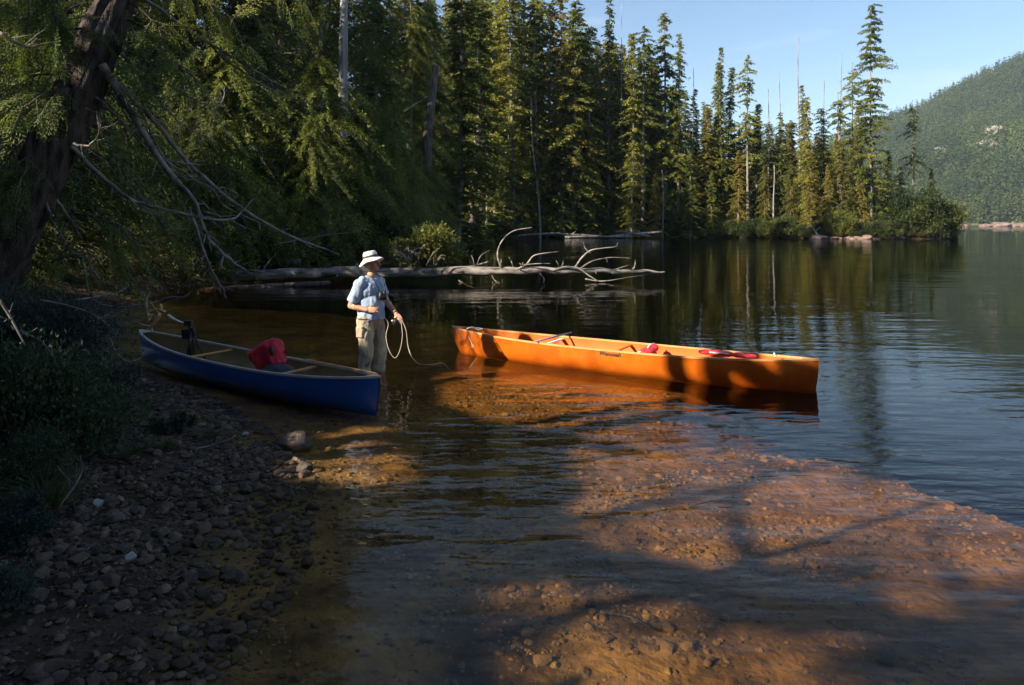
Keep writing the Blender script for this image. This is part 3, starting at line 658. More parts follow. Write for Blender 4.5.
BR = [([(418,203),(403,165),(405,130),(425,95),(460,70),(520,60)],.06,-.2),([(455,208),(500,185),(520,160),(545,150),(610,142)],.055,-.3),([(495,187),(540,183),(582,183)],.035,-.5),
 ([(590,208),(620,197),(650,195),(680,200),(715,225),(745,243)],.075,-.25),([(665,198),(690,162),(720,138),(765,130),(805,125),(812,110)],.055,.1),([(685,200),(710,182),(740,170),(790,162),(858,165)],.05,-.4),
 ([(765,209),(800,203),(852,187)],.035,.2),([(700,235),(760,243),(860,228),(935,216)],.035,-.3),([(270,203),(330,190),(370,176)],.10,.3),([(322,190),(318,170),(312,155)],.02,.3),([(332,185),(345,155),(378,136)],.025,.3),
 ([(380,215),(390,238),(422,268)],.035,-.2),([(392,240),(415,250),(418,236)],.02,-.2),([(268,240),(300,258),(326,268)],.035,-.25),([(540,210),(560,235),(556,250)],.02,-.2),([(770,165),(776,172),(772,180)],.015,-.4),([(62,215),(70,180),(55,165)],.03,-.2),([(385,245),(382,285)],.02,-.15),
 ([(720,150),(700,130),(695,110)],.02,.1)]
for q, r, dy in BR:
    n_ = len(q); r *= .72; pp = smoothpath([zp(x, y, LY+dy*(.3+i/n_)) for i,(x,y) in enumerate(q)], 4)
    MB().tube(pp, taper(len(pp), r, r*.3), 6).build('branch', M['silverwood'], root)
# bush growing on it
sb = shrub_mesh(90, 1.30, 1.35, 15000, .12, .05, 11)
plant('log_bush', P(429,268,22.6), 0, 1, sb, (M['deadwood'], M['shrub_gold']), ('stems','foliage'), 'sunlit yellow-green bush growing behind the fallen log beside the man', 'bush')
rng2 = random.Random(4)
o_ = MB()
for i in range(26):
    a = zp(rng2.uniform(60,200), rng2.uniform(150,195), 21.6); d = Vector((rng2.uniform(-.5,.5), rng2.uniform(-.2,.1), rng2.uniform(.1,.6)))
    o_.tube(smoothpath([a, a+d*.5+Vector((0,0,.12)), a+d],3), taper(7,.016,.005), 4)
tag(o_.build('dead_twigs', M['deadwood']), 'tangle of pale bare twigs in front of the sunlit bush', 'twigs', None, 'stuff')
# dark bank edge logs behind left
for i,(a,b_,Y,r,lab) in enumerate([((120,300),(330,283),20.5,.12,'dark sunken log in front of the fallen trunk on the left'),((150,268),(300,262),23.2,.16,'dark log on the bank behind the fallen trunk'),((100,276),(230,292),21.2,.07,'thin dark pole crossing under the fallen trunk')]):
    pp = smoothpath([P(*a,Y), (P(*a,Y)+P(*b_,Y))/2+Vector((0,0,.06)), P(*b_,Y)],3); tag(MB().tube(pp, taper(len(pp),r,r*.6),8).build('sunken_log', M['bark_dark']), lab, 'log', 'dark logs at the left bank')

# ------------------------------------------------------------------ leaning cedar at the left
KL = 1.3
def z5(x, y, Y): return P(x/2.141, y/2.141, Y*KL)
root = empty('leaning_cedar', (0,0,0)); tag(root, 'old cedar leaning over the water at the left with long bare dead limbs', 'tree')
tp = [P(a_,b_,c_*KL) for a_,b_,c_ in [(-60,360,6.0),(-19,285,6.0),(7,236,6.0),(28,196,6.0),(52,150,6.05),(80,88,6.1),(103,30,6.2),(118,-5,6.3),(145,-80,6.5),(185,-210,6.9),(235,-380,7.4),(280,-560,7.9),(310,-740,8.3)]]
pp = smoothpath(tp, 5); rr = [.33-.25*(i/(len(pp)-1)) for i in range(len(pp))]; rr[0] = .46; rr[1] = .42; rr[2] = .38
tm = MB().tube(pp, rr, 40, False)
for k in range(len(tm.v)):
    v = Vector(tm.v[k]); ring = k//40; a = (k % 40)/40*2*math.pi; c = pp[ring]; d = (v-c)
    f = 1+.10*math.sin(a*5+ring*.18)+.07*math.sin(a*11+ring*.35+1)+.05*mnoise.noise(v*6)+.05*math.sin(a*17-ring*.2)
    tm.v[k] = tuple(c+d*f)
m_cb = solid('cedar_bark', (.014,.011,.009), (.11,.09,.078), .9, 4.0, .03, 26, .25, stretch=(3.4,3.4,.55))
trk = tm.build('trunk', m_cb, root)
LIMBS = [([(218,140),(255,200),(310,290),(350,355),(400,410),(425,450),(440,500),(480,545),(525,578),(568,582)],.050,6.0,7.2),([(405,445),(420,490),(445,560),(465,600),(484,637)],.026,6.7,6.6),
 ([(240,170),(265,190),(330,260),(400,345),(470,410),(540,460),(600,495),(660,520),(728,545)],.042,6.1,8.0),([(350,340),(410,380),(450,405),(478,402),(510,415)],.016,6.6,7.2),
 ([(150,312),(210,370),(270,420),(320,440),(400,458),(450,470),(500,468),(520,450),(560,405)],.032,6.0,7.3),([(265,415),(310,450),(362,478)],.014,6.3,6.4),
 ([(290,-15),(400,60),(450,95),(520,135),(570,165),(612,190)],.030,6.3,7.2),([(450,95),(500,140),(560,180),(640,215),(695,230)],.018,6.7,7.3),([(262,115),(300,165),(370,250),(430,290)],.022,6.1,6.9),
 ([(158,308),(190,313),(210,292),(213,268),(204,238)],.018,5.85,5.75),([(0,73),(40,95),(77,104)],.020,5.0,5.1),([(360,180),(420,215),(460,228),(477,215),(482,188)],.016,6.7,7.1),([(100,408),(140,455),(175,512)],.026,6.0,6.1),
 ([(455,240),(490,290),(535,332)],.010,6.9,7.1),([(95,415),(110,470),(135,505)],.022,5.95,6.0),([(205,205),(250,250),(330,330),(400,350),(440,352)],.016,6.0,6.9),([(230,155),(300,235),(330,300),(380,372),(450,400),(480,440),(560,480)],.020,6.05,7.6),
 ([(430,430),(470,462),(510,460)],.010,6.8,7.0),([(255,480),(300,525),(330,515)],.010,6.4,6.6),([(110,560),(150,545),(185,555),(215,600),(270,605)],.018,6.2,6.2),([(600,520),(680,505),(760,495),(780,480)],.009,7.6,7.8)]
rl_ = random.Random(8)
for q, r, ya, yb in LIMBS:
    n_ = len(q); pp = smoothpath([z5(x, y, ya+(yb-ya)*i/(n_-1)) for i,(x,y) in enumerate(q)], 4)
    pp = [p+Vector((rl_.gauss(0,.006), 0, rl_.gauss(0,.006))) for p in pp]
    r *= .68*KL; mb = MB().tube(pp, taper(len(pp), r, r*.28), 7)
    for i in range(int(len(pp)*1.2)):          # short broken twigs
        k_ = rl_.randrange(2, len(pp)-1); d = (pp[k_]-pp[k_-1]).normalized(); s_ = (d.orthogonal()*rl_.uniform(-1,1)+d.cross(d.orthogonal())*rl_.uniform(-1,1)+d*.6).normalized()
        l = rl_.uniform(.04,.42)*rl_.uniform(.4,1); mb.tube([pp[k_], pp[k_]+s_*l*.6, pp[k_]+s_*l+d*.05*l], [r*.3*(1-k_/len(pp)*.5), r*.18, .0015], 4)
    mb.build('dead_limb', M['deadwood'], root)
# green sprays of the leaning cedar and boughs hanging into the picture top left
def frond(VS, st, base, dirv, Ls, rg, tw=.05, dens=1.0):
    """a flat hanging cedar spray"""
    d = np.array(dirv, float); d /= np.linalg.norm(d); side = unit(np.cross(d, np.array([0.1,.25,1.])+rg.normal(0,.4,3)))
    nseg = max(5, int(Ls/.045*dens)); cur = np.array(base, float); path = [cur.copy()]
    for i in range(nseg):
        d = unit(d+np.array([0,0,-.9])/nseg*1.1+rg.normal(0,.02,3)); cur = cur+d*Ls/nseg; path.append(cur.copy())
        u = i/nseg; tl = Ls*.42*(1-u)**.7*min(1,.45+u*4)*rg.uniform(.7,1.2)
        for s_ in (-1,1):
            td = unit(side*s_+d*.8+np.array([0,0,-.35])+rg.normal(0,.12,3)); k = max(3,int(tl/.016))
            uu = np.linspace(.05,1,k)[:,None]; q = cur+td*tl*uu+np.array([0,0,-1.])*tl*.35*uu**2
            alt = np.where(np.arange(k)%2, 1, -1)[:,None]; dd = unit(td+np.cross(td, unit(np.cross(td,side)+1e-6))*alt*.65+np.array([0,0,-.25])+rg.normal(0,.1,(k,3)))
            nn = unit(np.cross(dd, np.cross(side,d)+rg.normal(0,.35,(k,3))))
            VS.append(cards(q, dd, nn, rg.uniform(.03,.055,k), np.full(k,.012)))
    st.tube([tuple(p) for p in path[::2]], taper(len(path[::2]), .008, .002), 4, False)
rg = np.random.default_rng(12)
def boughs(name, parent, specs, mat):
    VS = []; sts = []
    for (bx, by, Y, ex, ey, n_) in specs:
        st = MB(); sts.append(st)
        a = np.array(z5(bx,by,Y)); b_ = np.array(z5(ex,ey,Y+rg.uniform(-.3,.5))); Lb = np.linalg.norm(b_-a); md = (a+b_)/2+np.array([0,0,.12*Lb])
        pth = smoothpath([tuple(a),tuple(md),tuple(b_)], 5); st.tube(pth, taper(len(pth),.014,.003), 5, False)
        for j in range(n_):
            i_ = rg.integers(1, len(pth)); base = np.array(pth[i_]); dr = unit(b_-a)*rg.uniform(.2,1.1)+rg.normal(0,.5,3)+np.array([0,0,-.3])
            frond(VS, st, base, dr, rg.uniform(.28,.62), rg)
    o1 = link(name, cards_mesh(name, np.concatenate(VS)), mat, parent); [st.build('bough', M['bark_dark'], o1) for st in sts]; return o1
boughs('crown', root, [(250,0,6.3,340,60,9),(270,40,6.3,390,150,12),(260,110,6.2,330,190,9),(300,-40,6.4,500,40,14),(400,-20,6.8,520,90,12),(230,-30,6.2,160,30,8),(340,100,6.5,390,190,8),(330,-60,6.6,640,-10,10),(200,40,6,240,70,4),
    (180,60,5.8,20,130,14),(120,160,5.8,10,220,12),(150,190,5.8,50,230,10),(90,-20,5.6,-40,60,14),(160,-40,5.7,60,60,14),(70,330,5.7,-20,420,10),(50,300,5.6,0,380,9),(60,360,5.7,30,430,6),(170,10,5.9,110,60,8),(60,-60,5.5,120,40,12),
    (200,470,6.3,310,520,6),(140,520,6.2,250,560,6),(250,380,6.6,200,330,4)], M['cedar'])
# upper crown above the picture
uc = conifer(150, 7, 2.0, .02, nb=120, sprig=.2, wid=.06, droop=.6, per=46, shape=.6, ragged=.4)
o = link('upper_crown', uc[1], M['cedar'], root); o.location = P(165,-190,6.7*KL)

# off-picture leaning dead tree on the bank: its shadow falls across the lit lake bed
def unshadow(q, h): # point at height h whose shadow falls on q (px,py on the bed)
    x, y = W(q[0], q[1], -.3); return Vector((x+SD[0]*(h+.3)/SD[2], y+SD[1]*(h+.3)/SD[2], h))
root = empty('leaning_snag', (0,0,0)); tag(root, 'leaning half-dead tree of the near bank, unseen, leaves placed for their shade', 'tree', 'trees beyond the left edge')
a = Vector((-9,3.2,gz(-9,3.2)-.3)); b1 = unshadow((500,566),4.2); b2 = unshadow((760,605),5.0); b3 = unshadow((1040,655),5.8); b4 = b3+(b3-b2)*1.5
pp = smoothpath([a,b1,b2,b3,b4],6); MB().tube(pp, taper(len(pp),.17,.07), 10).build('trunk', M['bark_dark'], root)
for q, h0, r in [([(1000,645),(975,610),(955,570),(945,545),(965,520)],5.6,.045),([(800,600),(765,560),(752,530),(750,500),(775,478),(800,470)],5.1,.06),([(752,520),(735,500),(700,490)],5.3,.03),([(700,590),(660,560),(640,520)],5,.03),([(1010,640),(1040,600),(1050,560)],5.9,.05),([(900,630),(880,590),(850,560),(800,540)],5.4,.035),
                 ([(600,580),(640,620),(690,660)],4.8,.03)]:
    pp = smoothpath([unshadow(p_, h0+.25*i) for i,p_ in enumerate(q)],4); MB().tube(pp, taper(len(pp),r,r*.35), 6).build('limb', M['bark_dark'], root)
VS = []  # leaf clusters placed by where their shade should fall on the bed
for (cx_, cy_, sx_, sy_, h0, n_) in [(880,560,60,26,5.6,260),(820,585,70,14,5.3,200),(640,530,46,26,5,150),(560,520,36,40,4.7,300),(420,600,80,50,4.2,500),(540,640,70,30,4.6,300),(960,668,80,14,5.8,1100),(1010,650,24,20,5.9,300),(720,500,22,14,5.4,50),(1000,610,30,20,5.9,110),(700,640,60,14,5.2,80)]:
    for _ in range(n_//2):
        q = (cx_+rg.normal(0,1)*sx_*.7, cy_+rg.normal(0,1)*sy_*.7); c = np.array(unshadow(q, h0+rg.normal(0,.35)))
        k = 5; VS.append(cards(np.repeat(c[None],k,0)+rg.normal(0,.05,(k,3)), unit(rg.normal(0,1,(k,3))), unit(rg.normal(0,1,(k,3))), rg.uniform(.05,.10,k), rg.uniform(.02,.035,k)))
link('crown', cards_mesh('crown', np.concatenate(VS)), M['cedar'], root)
# slim trunks whose shadows band the orange hull
for i, (px, py, D) in enumerate([(655,383,11.0),(712,385,11.3)]):
    x, y = W(px, py, 0); bx_, by_ = x+sh[0]*D, y+sh[1]*D
    root = empty('dead_tree', (bx_, by_, gz(bx_,by_))); tag(root, 'slim unseen trunk of the near bank, placed to shadow the hull', 'dead tree', 'trees beyond the left edge')
    MB().tube([(0,0,-.4),(0,0,5),(.1,0,10)], [.125,.115,.08], 8).build('trunk', M['bark_dark'], root)
    if i == 1:
        VS = []
        for _ in range(1500):
            t = rg.uniform(0,1)
            if t < .62: q = (rg.uniform(784,826), rg.uniform(363,398))
            elif t < .85: u_ = rg.uniform(0,1); q = (738+u_*45+rg.normal(0,4), 362+u_*30+rg.normal(0,5))
            else: q = (rg.uniform(728,748), rg.uniform(360,367))
            Yh = np.interp(q[0], [720,820], [8.05,7.55]); c = P(q[0], q[1], Yh)+Vector(SD)*(12.5+rg.uniform(-.8,.8)); c = np.array(c-Vector(root.location))
            k_ = 4; VS.append(cards(np.repeat(c[None],k_,0)+rg.normal(0,.015,(k_,3)), unit(rg.normal(0,1,(k_,3))), unit(rg.normal(0,1,(k_,3))), rg.uniform(.06,.11,k_), rg.uniform(.025,.045,k_)))
        link('crown', cards_mesh('crown', np.concatenate(VS)), M['cedar'], root)  # unseen leaf cluster added, shaped so its shadow covers the hull's right end

# ------------------------------------------------------------------ canoes
def canoe(name, L_, B, D, De, hull_mat, in_mat, gun_mat, parent, rocker=.03, recurve=.10, rr_=1.0):
    N, K = 49, 12
    def sec(s, off=0.0):
        """ring of points from near gunwale round the keel to far gunwale"""
        rcv = recurve if s < 0 else recurve*rr_; b_ = max(.006, B*(1-abs(s)**2.3)**.80-off); h_ = D+(De-D)*abs(s)**2.6; k_ = rocker*abs(s)**3+off
        out = []
        for j in range(-K, K+1):
            t = abs(j)/K; a = t*math.pi/2
            y = b_*math.sin(a)**.72*(1-.04*t); z = k_+(h_-k_)*(1-math.cos(a)**.85)
            zz = (z-k_)/(h_-k_); x = s*L_/2-math.copysign(abs(s)**10*rcv*(1-zz)**2, s)*1.0
            if off: x *= (L_/2-.02)/(L_/2)
            out.append((x, math.copysign(y, j) if j else 0, z))
        return out
    S = [math.sin(i/(N-1)*math.pi-math.pi/2) for i in range(N)]
    for nm, off, mt in (('hull',0,hull_mat),('inner_skin',.012,in_mat)):
        vs = []; fs = []; R_ = 2*K+1
        for s in S: vs += sec(s, off)
        for i in range(N-1):
            for j in range(R_-1): fs.append((i*R_+j, (i+1)*R_+j, (i+1)*R_+j+1, i*R_+j+1))
        o = MB().add(vs, fs).build(nm, mt, parent)
        if nm == 'hull': hull_o = o
    g = {}
    for side, nm in ((-1,'gunwale'),(1,'gunwale')):
        j = 0 if side < 0 else 2*K
        pts = [Vector(sec(s)[j]) for s in S]; mb = MB(); vs = []; fs = []
        for i, p in enumerate(pts):
            w = .017; ins = -side
            for dy, dz in ((-side*-.008,-.012),(-side*-.008,.010),(ins*.020,.010),(ins*.020,-.012)):
                vs.append((p.x, p.y+dy if True else 0, p.z+dz))
        for i in range(N-1):
            for k in range(4): fs.append((i*4+k, i*4+(k+1)%4, (i+1)*4+(k+1)%4, (i+1)*4+k))
        fs += [(0,1,2,3), tuple((N-1)*4+k for k in (3,2,1,0))]
        g[side] = mb.add(vs, fs).build(nm, gun_mat, parent, False)
    def half(s): return sec(s)[-1]
    for e_ in (-1,1):       # deck plates
        s0 = .93; a = half(e_*s0); b_ = half(e_*.985); 
        MB().add([(a[0],-a[1],a[2]+.012),(a[0],a[1],a[2]+.012),(b_[0]+e_*.02,.014,b_[2]+.013),(b_[0]+e_*.02,-.014,b_[2]+.013),(a[0],-a[1],a[2]-.004),(a[0],a[1],a[2]-.004),(b_[0]+e_*.02,.014,b_[2]-.004),(b_[0]+e_*.02,-.014,b_[2]-.004)],
            [(0,1,2,3),(7,6,5,4),(0,4,5,1),(1,5,6,2),(2,6,7,3),(3,7,4,0)]).build('deck_plate', gun_mat, parent, False)
    def thwart(s, mat, w=.05, drop=.025, th=.018, nm='thwart'):
        a = half(s); o = MB(); n_ = 9
        vs = []; fs = []
        for i in range(n_):
            t = i/(n_-1)*2-1; ww = w*(.62+.38*abs(t)**2)
            for dx, dz in ((-ww/2,0),(ww/2,0),(ww/2,-th),(-ww/2,-th)): vs.append((a[0]+dx, a[1]*t*.97, a[2]-drop+dz))
        for i in range(n_-1):
            for k in range(4): fs.append((i*4+k, i*4+(k+1)%4, (i+1)*4+(k+1)%4, (i+1)*4+k))
        fs += [(0,1,2,3), tuple((n_-1)*4+k for k in (3,2,1,0))]
        return o.add(vs, fs).build(nm, mat, parent, False)
    def seat(s, mat_f, mat_c, d=.24, drop=.10):
        x0 = s*L_/2; hw = half(s)[1]; z = half(s)[2]-drop
        o = MB()
        for dx in (-d/2, d/2): o.box((x0+dx,0,z),(.024,hw*1.9,.02))
        for dy in (-.19,.19): o.box((x0,dy*min(1,hw/.3),z),(d-.024,.024,.019))
        so = o.build('seat', mat_f, parent, False)
        MB().box((x0,0,z+.012),(d-.03,.34*min(1,hw/.3),.006)).build('webbing', mat_c, so, False)
        return so
    return sec, half, thwart, seat, hull_o
def place(root, A, Bp, zA, zB):
    """put the canoe so that its ends stand over ground points A (local -x) and B (local +x)"""
    A = Vector((A[0],A[1],zA)); Bp = Vector((Bp[0],Bp[1],zB)); d = Bp-A; x = d.normalized(); y = Vector((0,0,1)).cross(x).normalized(); z = x.cross(y)
    root.matrix_world = Matrix.Translation((A+Bp)/2) @ Matrix((x,y,z)).transposed().to_4x4()
m_or = solid('amber_composite', (.35,.066,.004), (.54,.13,.009), .22, 3, .0008, 90, .5, coat=.35)
m_orin = solid('orange_inner_skin', (.50,.10,.010), (.58,.13,.014), .55, 4, .001, 120, .35)
m_bl = solid('blue_hull', (.005,.065,.30), (.006,.082,.37), .30, 3, .0006, 60, .5, coat=.4)
m_tan = solid('tan_inner_skin', (.20,.15,.07), (.27,.20,.10), .6, 5, .001, 100, .3)
m_wood = solid('ash_gunwale', (.50,.22,.08), (.62,.30,.12), .4, 5, .0006, 60, .4, stretch=(1,8,8))
m_pale = solid('grey_gunwale', (.34,.33,.33), (.46,.42,.38), .42, 6, .0006, 60, .5)
m_dark = solid('black_plastic', (.012,.012,.014), (.022,.022,.024), .45, 9)
m_red = solid('red_cloth', (.36,.012,.03), (.50,.022,.045), .65, 9, .002, 60, .3)
m_bright = solid('bright_red_cushion', (.62,.02,.03), (.70,.035,.05), .5, 9)
m_white = solid('white_paint', (.72,.72,.72), (.8,.8,.8), .4, 9)

oc = empty('canoe'); tag(oc, 'long amber orange canoe floating on the lake to the right of the man', 'canoe')
sec, half, thwart, seat, hull_o = canoe('orange', 4.95, .37, .36, .42, m_or, m_orin, solid('varnished_trim', (.55,.24,.07), (.66,.32,.12), .3, 5, .0005, 60, .5, stretch=(1,8,8)), oc, .035, .16, .25)
s_mid = thwart(-.34, m_white, .06); thwart(.06, m_orin, .045); s1 = thwart(.17, m_white, .05)
seat(.52, m_orin, m_dark); seat(-.62, m_orin, m_dark)
# bow and stern painter loops
MB().tube(smoothpath([Vector((-2.16,-.10,half(-.9)[2]+.02)),Vector((-2.10,-.04,.445)),Vector((-2.02,-.02,.41)),Vector((-1.95,-.07,.43)),Vector((-1.98,.04,.42)),Vector((-2.08,.03,.43))],4),.007,6).build('grab_loop', m_white, oc)
MB().tube(smoothpath([Vector((2.02,-.05,.42)),Vector((2.0,0,.45)),Vector((2.02,.05,.42))],4),.007,6).build('grab_loop', m_white, oc)
# name on the hull side, small dark lettering
def hull_point(x, zf):
    s = max(-1, min(1, x/(4.95/2))); ring = sec(s); K = 12; hh = ring[0][2]
    pts = ring[:K+1]
    for a, b_ in zip(pts[:-1], pts[1:]):
        if b_[2] <= zf <= a[2]:
            t = (zf-b_[2])/(a[2]-b_[2]+1e-9); return Vector((x, b_[1]+(a[1]-b_[1])*t, zf)), Vector((a[0]-b_[0],a[1]-b_[1],a[2]-b_[2])).normalized()
    return Vector((x, pts[0][1], zf)), Vector((0,0,1))
def hull_text(txt, x0, z0, size, mat):
    cu = bpy.data.curves.new('hull_lettering','FONT'); cu.body = txt; cu.size = size; cu.shear = .25; cu.resolution_u = 3; cu.offset = .002
    to = bpy.data.objects.new('t', cu); C.objects.link(to); dg = bpy.context.evaluated_depsgraph_get(); dg.update()
    me_ = bpy.data.meshes.new_from_object(to.evaluated_get(dg)); bpy.data.objects.remove(to)
    for v in me_.vertices:
        p, t = hull_point(x0+v.co.x, z0+v.co.y); v.co = Vector((p.x, p.y-.004, p.z))
    me_.name = 'hull_lettering'; return link('hull_lettering', me_, mat, hull_o)
hull_text('Wenonah', -.02, .295, .072, m_dark)
m_faint = solid('faint_decal', (.75,.55,.35), None, .4)
MB_ = MB()
def strip(mb, pts, w):
    for a, b_ in zip(pts[:-1], pts[1:]):
        q = []
        for (x, z) in (a, b_):
            p, _ = hull_point(x, z); q.append(Vector((p.x,p.y-.004,p.z)))
        mb.add([q[0]+Vector((-w,0,0)), q[0]+Vector((w,0,0)), q[1]+Vector((w,0,0)), q[1]+Vector((-w,0,0))],[(0,1,2,3)])
strip(MB_, [(-2.10,.33),(-2.08,.29),(-2.05,.25),(-2.04,.20)], .005); strip(MB_, [(-2.07,.19),(-2.03,.17),(-2.01,.20),(-2.04,.225)], .006)
MB_.build('faded_emblem', m_faint, hull_o, False)
A = W(452,352,0); Bq = W(819,391,0)
place(oc, (A[0]+.02, A[1]+.15), (Bq[0], Bq[1]+.08), -.075, -.085)
def ochild(mb, name, mat, label, cat, smooth=True):
    o = mb.build(name, mat, None, smooth); o.matrix_world = oc.matrix_world; return tag(o, label, cat)
mb = MB()
for k in range(5): mb.ell((1.42+.13*k-.2,-.03,.395),(.085,.085,.028+.006*math.sin(k)),None,12,8)
o = remesh(mb, 'seat_cushion', .012, 3, m_bright); o.matrix_world = oc.matrix_world; tag(o, 'bright red cushion lying on the right seat of the orange canoe', 'cushion')
m_ = MB().box((1.40,-.105,.412),(.22,.012,.014)); ps = m_.build('white_strap', m_white, o, False)
mb = MB(); mb.ell((.50,.06,.33),(.085,.12,.055)); mb.ell((.54,.13,.36),(.06,.06,.05)); mb.ell((.44,-.02,.31),(.05,.07,.05))
o = remesh(mb, 'red_bundle', .012, 3, m_bright, None, .006, 22); o.matrix_world = oc.matrix_world; tag(o, 'small red bundle tucked behind the white thwart of the orange canoe', 'bundle')
m_ = MB().tube([(.50,-.02,.38),(.50,.10,.40),(.53,.16,.41)],.010,6); m_.build('white_cord', m_white, o)
# paddle lying on the left thwart
mb = MB().tube([(-.90,-.37,.39),(-.74,.40,.415)],.013,8); ochild(mb, 'paddle_shaft', solid('violet_grey_shaft', (.20,.19,.28), None, .35), 'grey paddle shaft lying across the left thwart of the orange canoe', 'paddle')

bc = empty('canoe'); tag(bc, 'deep blue canoe with pale gunwales drawn up on the left bank', 'canoe')
_s = canoe('blue', 4.30, .36, .335, .43, m_bl, m_tan, m_pale, bc, .03, .05)
sec2, half2, thwart2, seat2, hb = _s
thwart2(-.30, m_wood, .045); thwart2(.42, m_wood, .05)
for ch in [o for o in bc.children if o.name.startswith('gunwale')]:
    pass
seat2(.12, m_wood, m_dark, .26, .13)
bA = (-4.92, 9.05); bB = (-1.34, 6.78)
place(bc, bA, bB, .02, -.085)
def b_local(x, y, z): return bc.matrix_world @ Vector((x, y, z))
# wooden rail along the right part of the far gunwale
p1_, p2_ = half2(.45), half2(.93)
pts = [Vector(half2(s)) for s in np.linspace(.34,.96,14)]
MB().tube([p+Vector((0,-.002,.014)) for p in pts], .013, 6).build('wooden_rail', m_wood, bc)
# red dry bag and dark pack inside
mb = MB()
OUT = [(-.21,.27),(-.13,.31),(-.04,.375),(.05,.42),(.10,.40),(.145,.31),(.185,.16),(.17,.03),(.0,.0),(-.06,.02),(-.09,.12),(-.15,.20)]
for (th, sc_i) in ((0,1),):
    vs = []; n_ = len(OUT)
    for yy_, k_ in ((-.115,.74),(-.07,.95),(0,1.0),(.06,.92),(.10,.7)):
        for (a_, b_) in OUT: vs.append(((a_-.02)*k_+.02+.25*yy_, yy_, (b_-.2)*k_+.2))
    fs = [tuple(range(n_))[::-1], tuple(4*n_+k for k in range(n_))]
    for r_ in range(4):
        for k in range(n_): fs.append((r_*n_+k, r_*n_+(k+1)%n_, (r_+1)*n_+(k+1)%n_, (r_+1)*n_+k))
    mb.add(vs, fs)
mb.ell((-.04,-.05,.27),(.11,.07,.035), Matrix.Rotation(-.7,3,'Y')); mb.ell((.04,-.07,.12),(.05,.05,.11))
o = remesh(mb, 'red_bag', .012, 2, m_red, None, .034, 7); bag = o
o.matrix_world = Matrix.Translation(b_local(.42,.05,.17)) @ Matrix.Rotation(math.radians(-18),4,'Z') @ Matrix.Scale(1.06,4); tag(o, 'slumped red cloth bag standing upright in the blue canoe', 'bag')
mb = MB().ell((.085,-.085,.29),(.036,.03,.062)); mb.build('dark_patch', m_dark, o)
mb = MB(); mb.box((0,0,.13),(.30,.24,.14)); mb.ell((.03,0,.20),(.14,.12,.06)); mb.ell((-.14,0,.17),(.07,.10,.09)); mb.ell((.15,0,.13),(.05,.10,.07))
o = remesh(mb, 'dark_pack', .014, 4, solid('dark_navy_cloth', (.012,.018,.03), (.02,.03,.045), .7, 9), None, .012, 12)
o.matrix_world = Matrix.Translation(b_local(.68,-.02,.10)) @ Matrix.Rotation(math.radians(-35),4,'Z'); tag(o, 'dark low pack lying against the red bag in the blue canoe', 'pack')
for dx in (-.12,.13):
    b2 = MB().box((dx,-.135,.18),(.03,.012,.02)).build('buckle', m_white, o, False)
# tripod with camera standing in the blue canoe
def tp3(px, py, Y): return P(px, py, Y)
Yt = 8.62
root = empty('camera_tripod', tuple(P(190,362,Yt))); tag(root, 'small black folded camera tripod standing in the blue canoe near its left end', 'tripod')
inv = Vector(root.location)
def tub(name, a, b_, r, mat=m_dark, n=8):
    MB().tube([a-inv, (a+b_)/2-inv, b_-inv], [r,r*.85,r*.7], n).build(name, mat, root)
apex = P(191,328,Yt)
tub('leg', apex, P(208,365,Yt-.15), .012); tub('leg', apex, P(186,366,Yt-.05), .016); tub('leg', apex+Vector((.03,0,0)), P(193.5,366,Yt+.12), .014)
tub('centre_column', P(190,360,Yt)+Vector((0,.02,0)), P(189,322,Yt), .018)
MB().box(P(188.5,323,Yt)-inv,(.09,.07,.06)).build('tripod_head', m_dark, root, False)
MB().box(P(187,334,Yt)-inv,(.10,.08,.12)).build('camera_body', m_dark, root, False)
tub('pan_handle', P(191,329,Yt), P(198.5,337,Yt-.1), .008)
# mooring line at the blue canoe bow
pp = smoothpath([P(147,342,8.9), P(142,356,8.6), P(132,361,8.3), P(122,358,8.1), P(114,348,8.0), P(110,338,8.0)], 5)
tag(MB().tube(pp, .006, 6).build('mooring_line', solid('grey_cord', (.3,.29,.27), None, .8)), 'thin grey mooring line sagging from the blue canoe into the bushes', 'rope')

# ------------------------------------------------------------------ the man
BX, BY = -1.79, 8.65
hx = math.radians(-33); Hh = Vector((math.cos(hx), math.sin(hx), 0)); Rr = Vector((math.sin(hx), -math.cos(hx), 0))
def Bd(f, s, z): return Vector((BX,BY,z))+Hh*f+Rr*s
m_skin = solid('skin', (.42,.21,.14), (.50,.27,.18), .55, 14, .0006, 120, .35)
m_shirt = solid('pale_blue_cotton', (.27,.36,.50), (.34,.43,.57), .85, 6, .001, 200, .15)
m_trs = solid('khaki_cotton', (.32,.27,.20), (.44,.38,.29), .85, 5, .0015, 120, .15)
m_hat = solid('cream_hat_cloth', (.66,.64,.58), (.76,.74,.68), .85, 12, .001, 150, .15)
man = empty('person', (BX,BY,-.28)); tag(man, 'man in pale blue t-shirt, khaki trousers and cream brimmed hat standing in the shallows', 'person')
def cone(mb, a, b_, ra, rb, n=14, seg=3):
    pts = [a.lerp(b_, i/seg) for i in range(seg+1)]
    mb.tube(pts, [ra+(rb-ra)*i/seg for i in range(seg+1)], n); mb.ell(a, ra*1.0, None, 12, 8); mb.ell(b_, rb*1.0, None, 12, 8)
def rel(o):
    o.parent = man; o.matrix_parent_inverse = Matrix.Translation(-Vector(man.location)); return o
mb = MB()
Mh = Matrix.Rotation(hx, 3, 'Z')
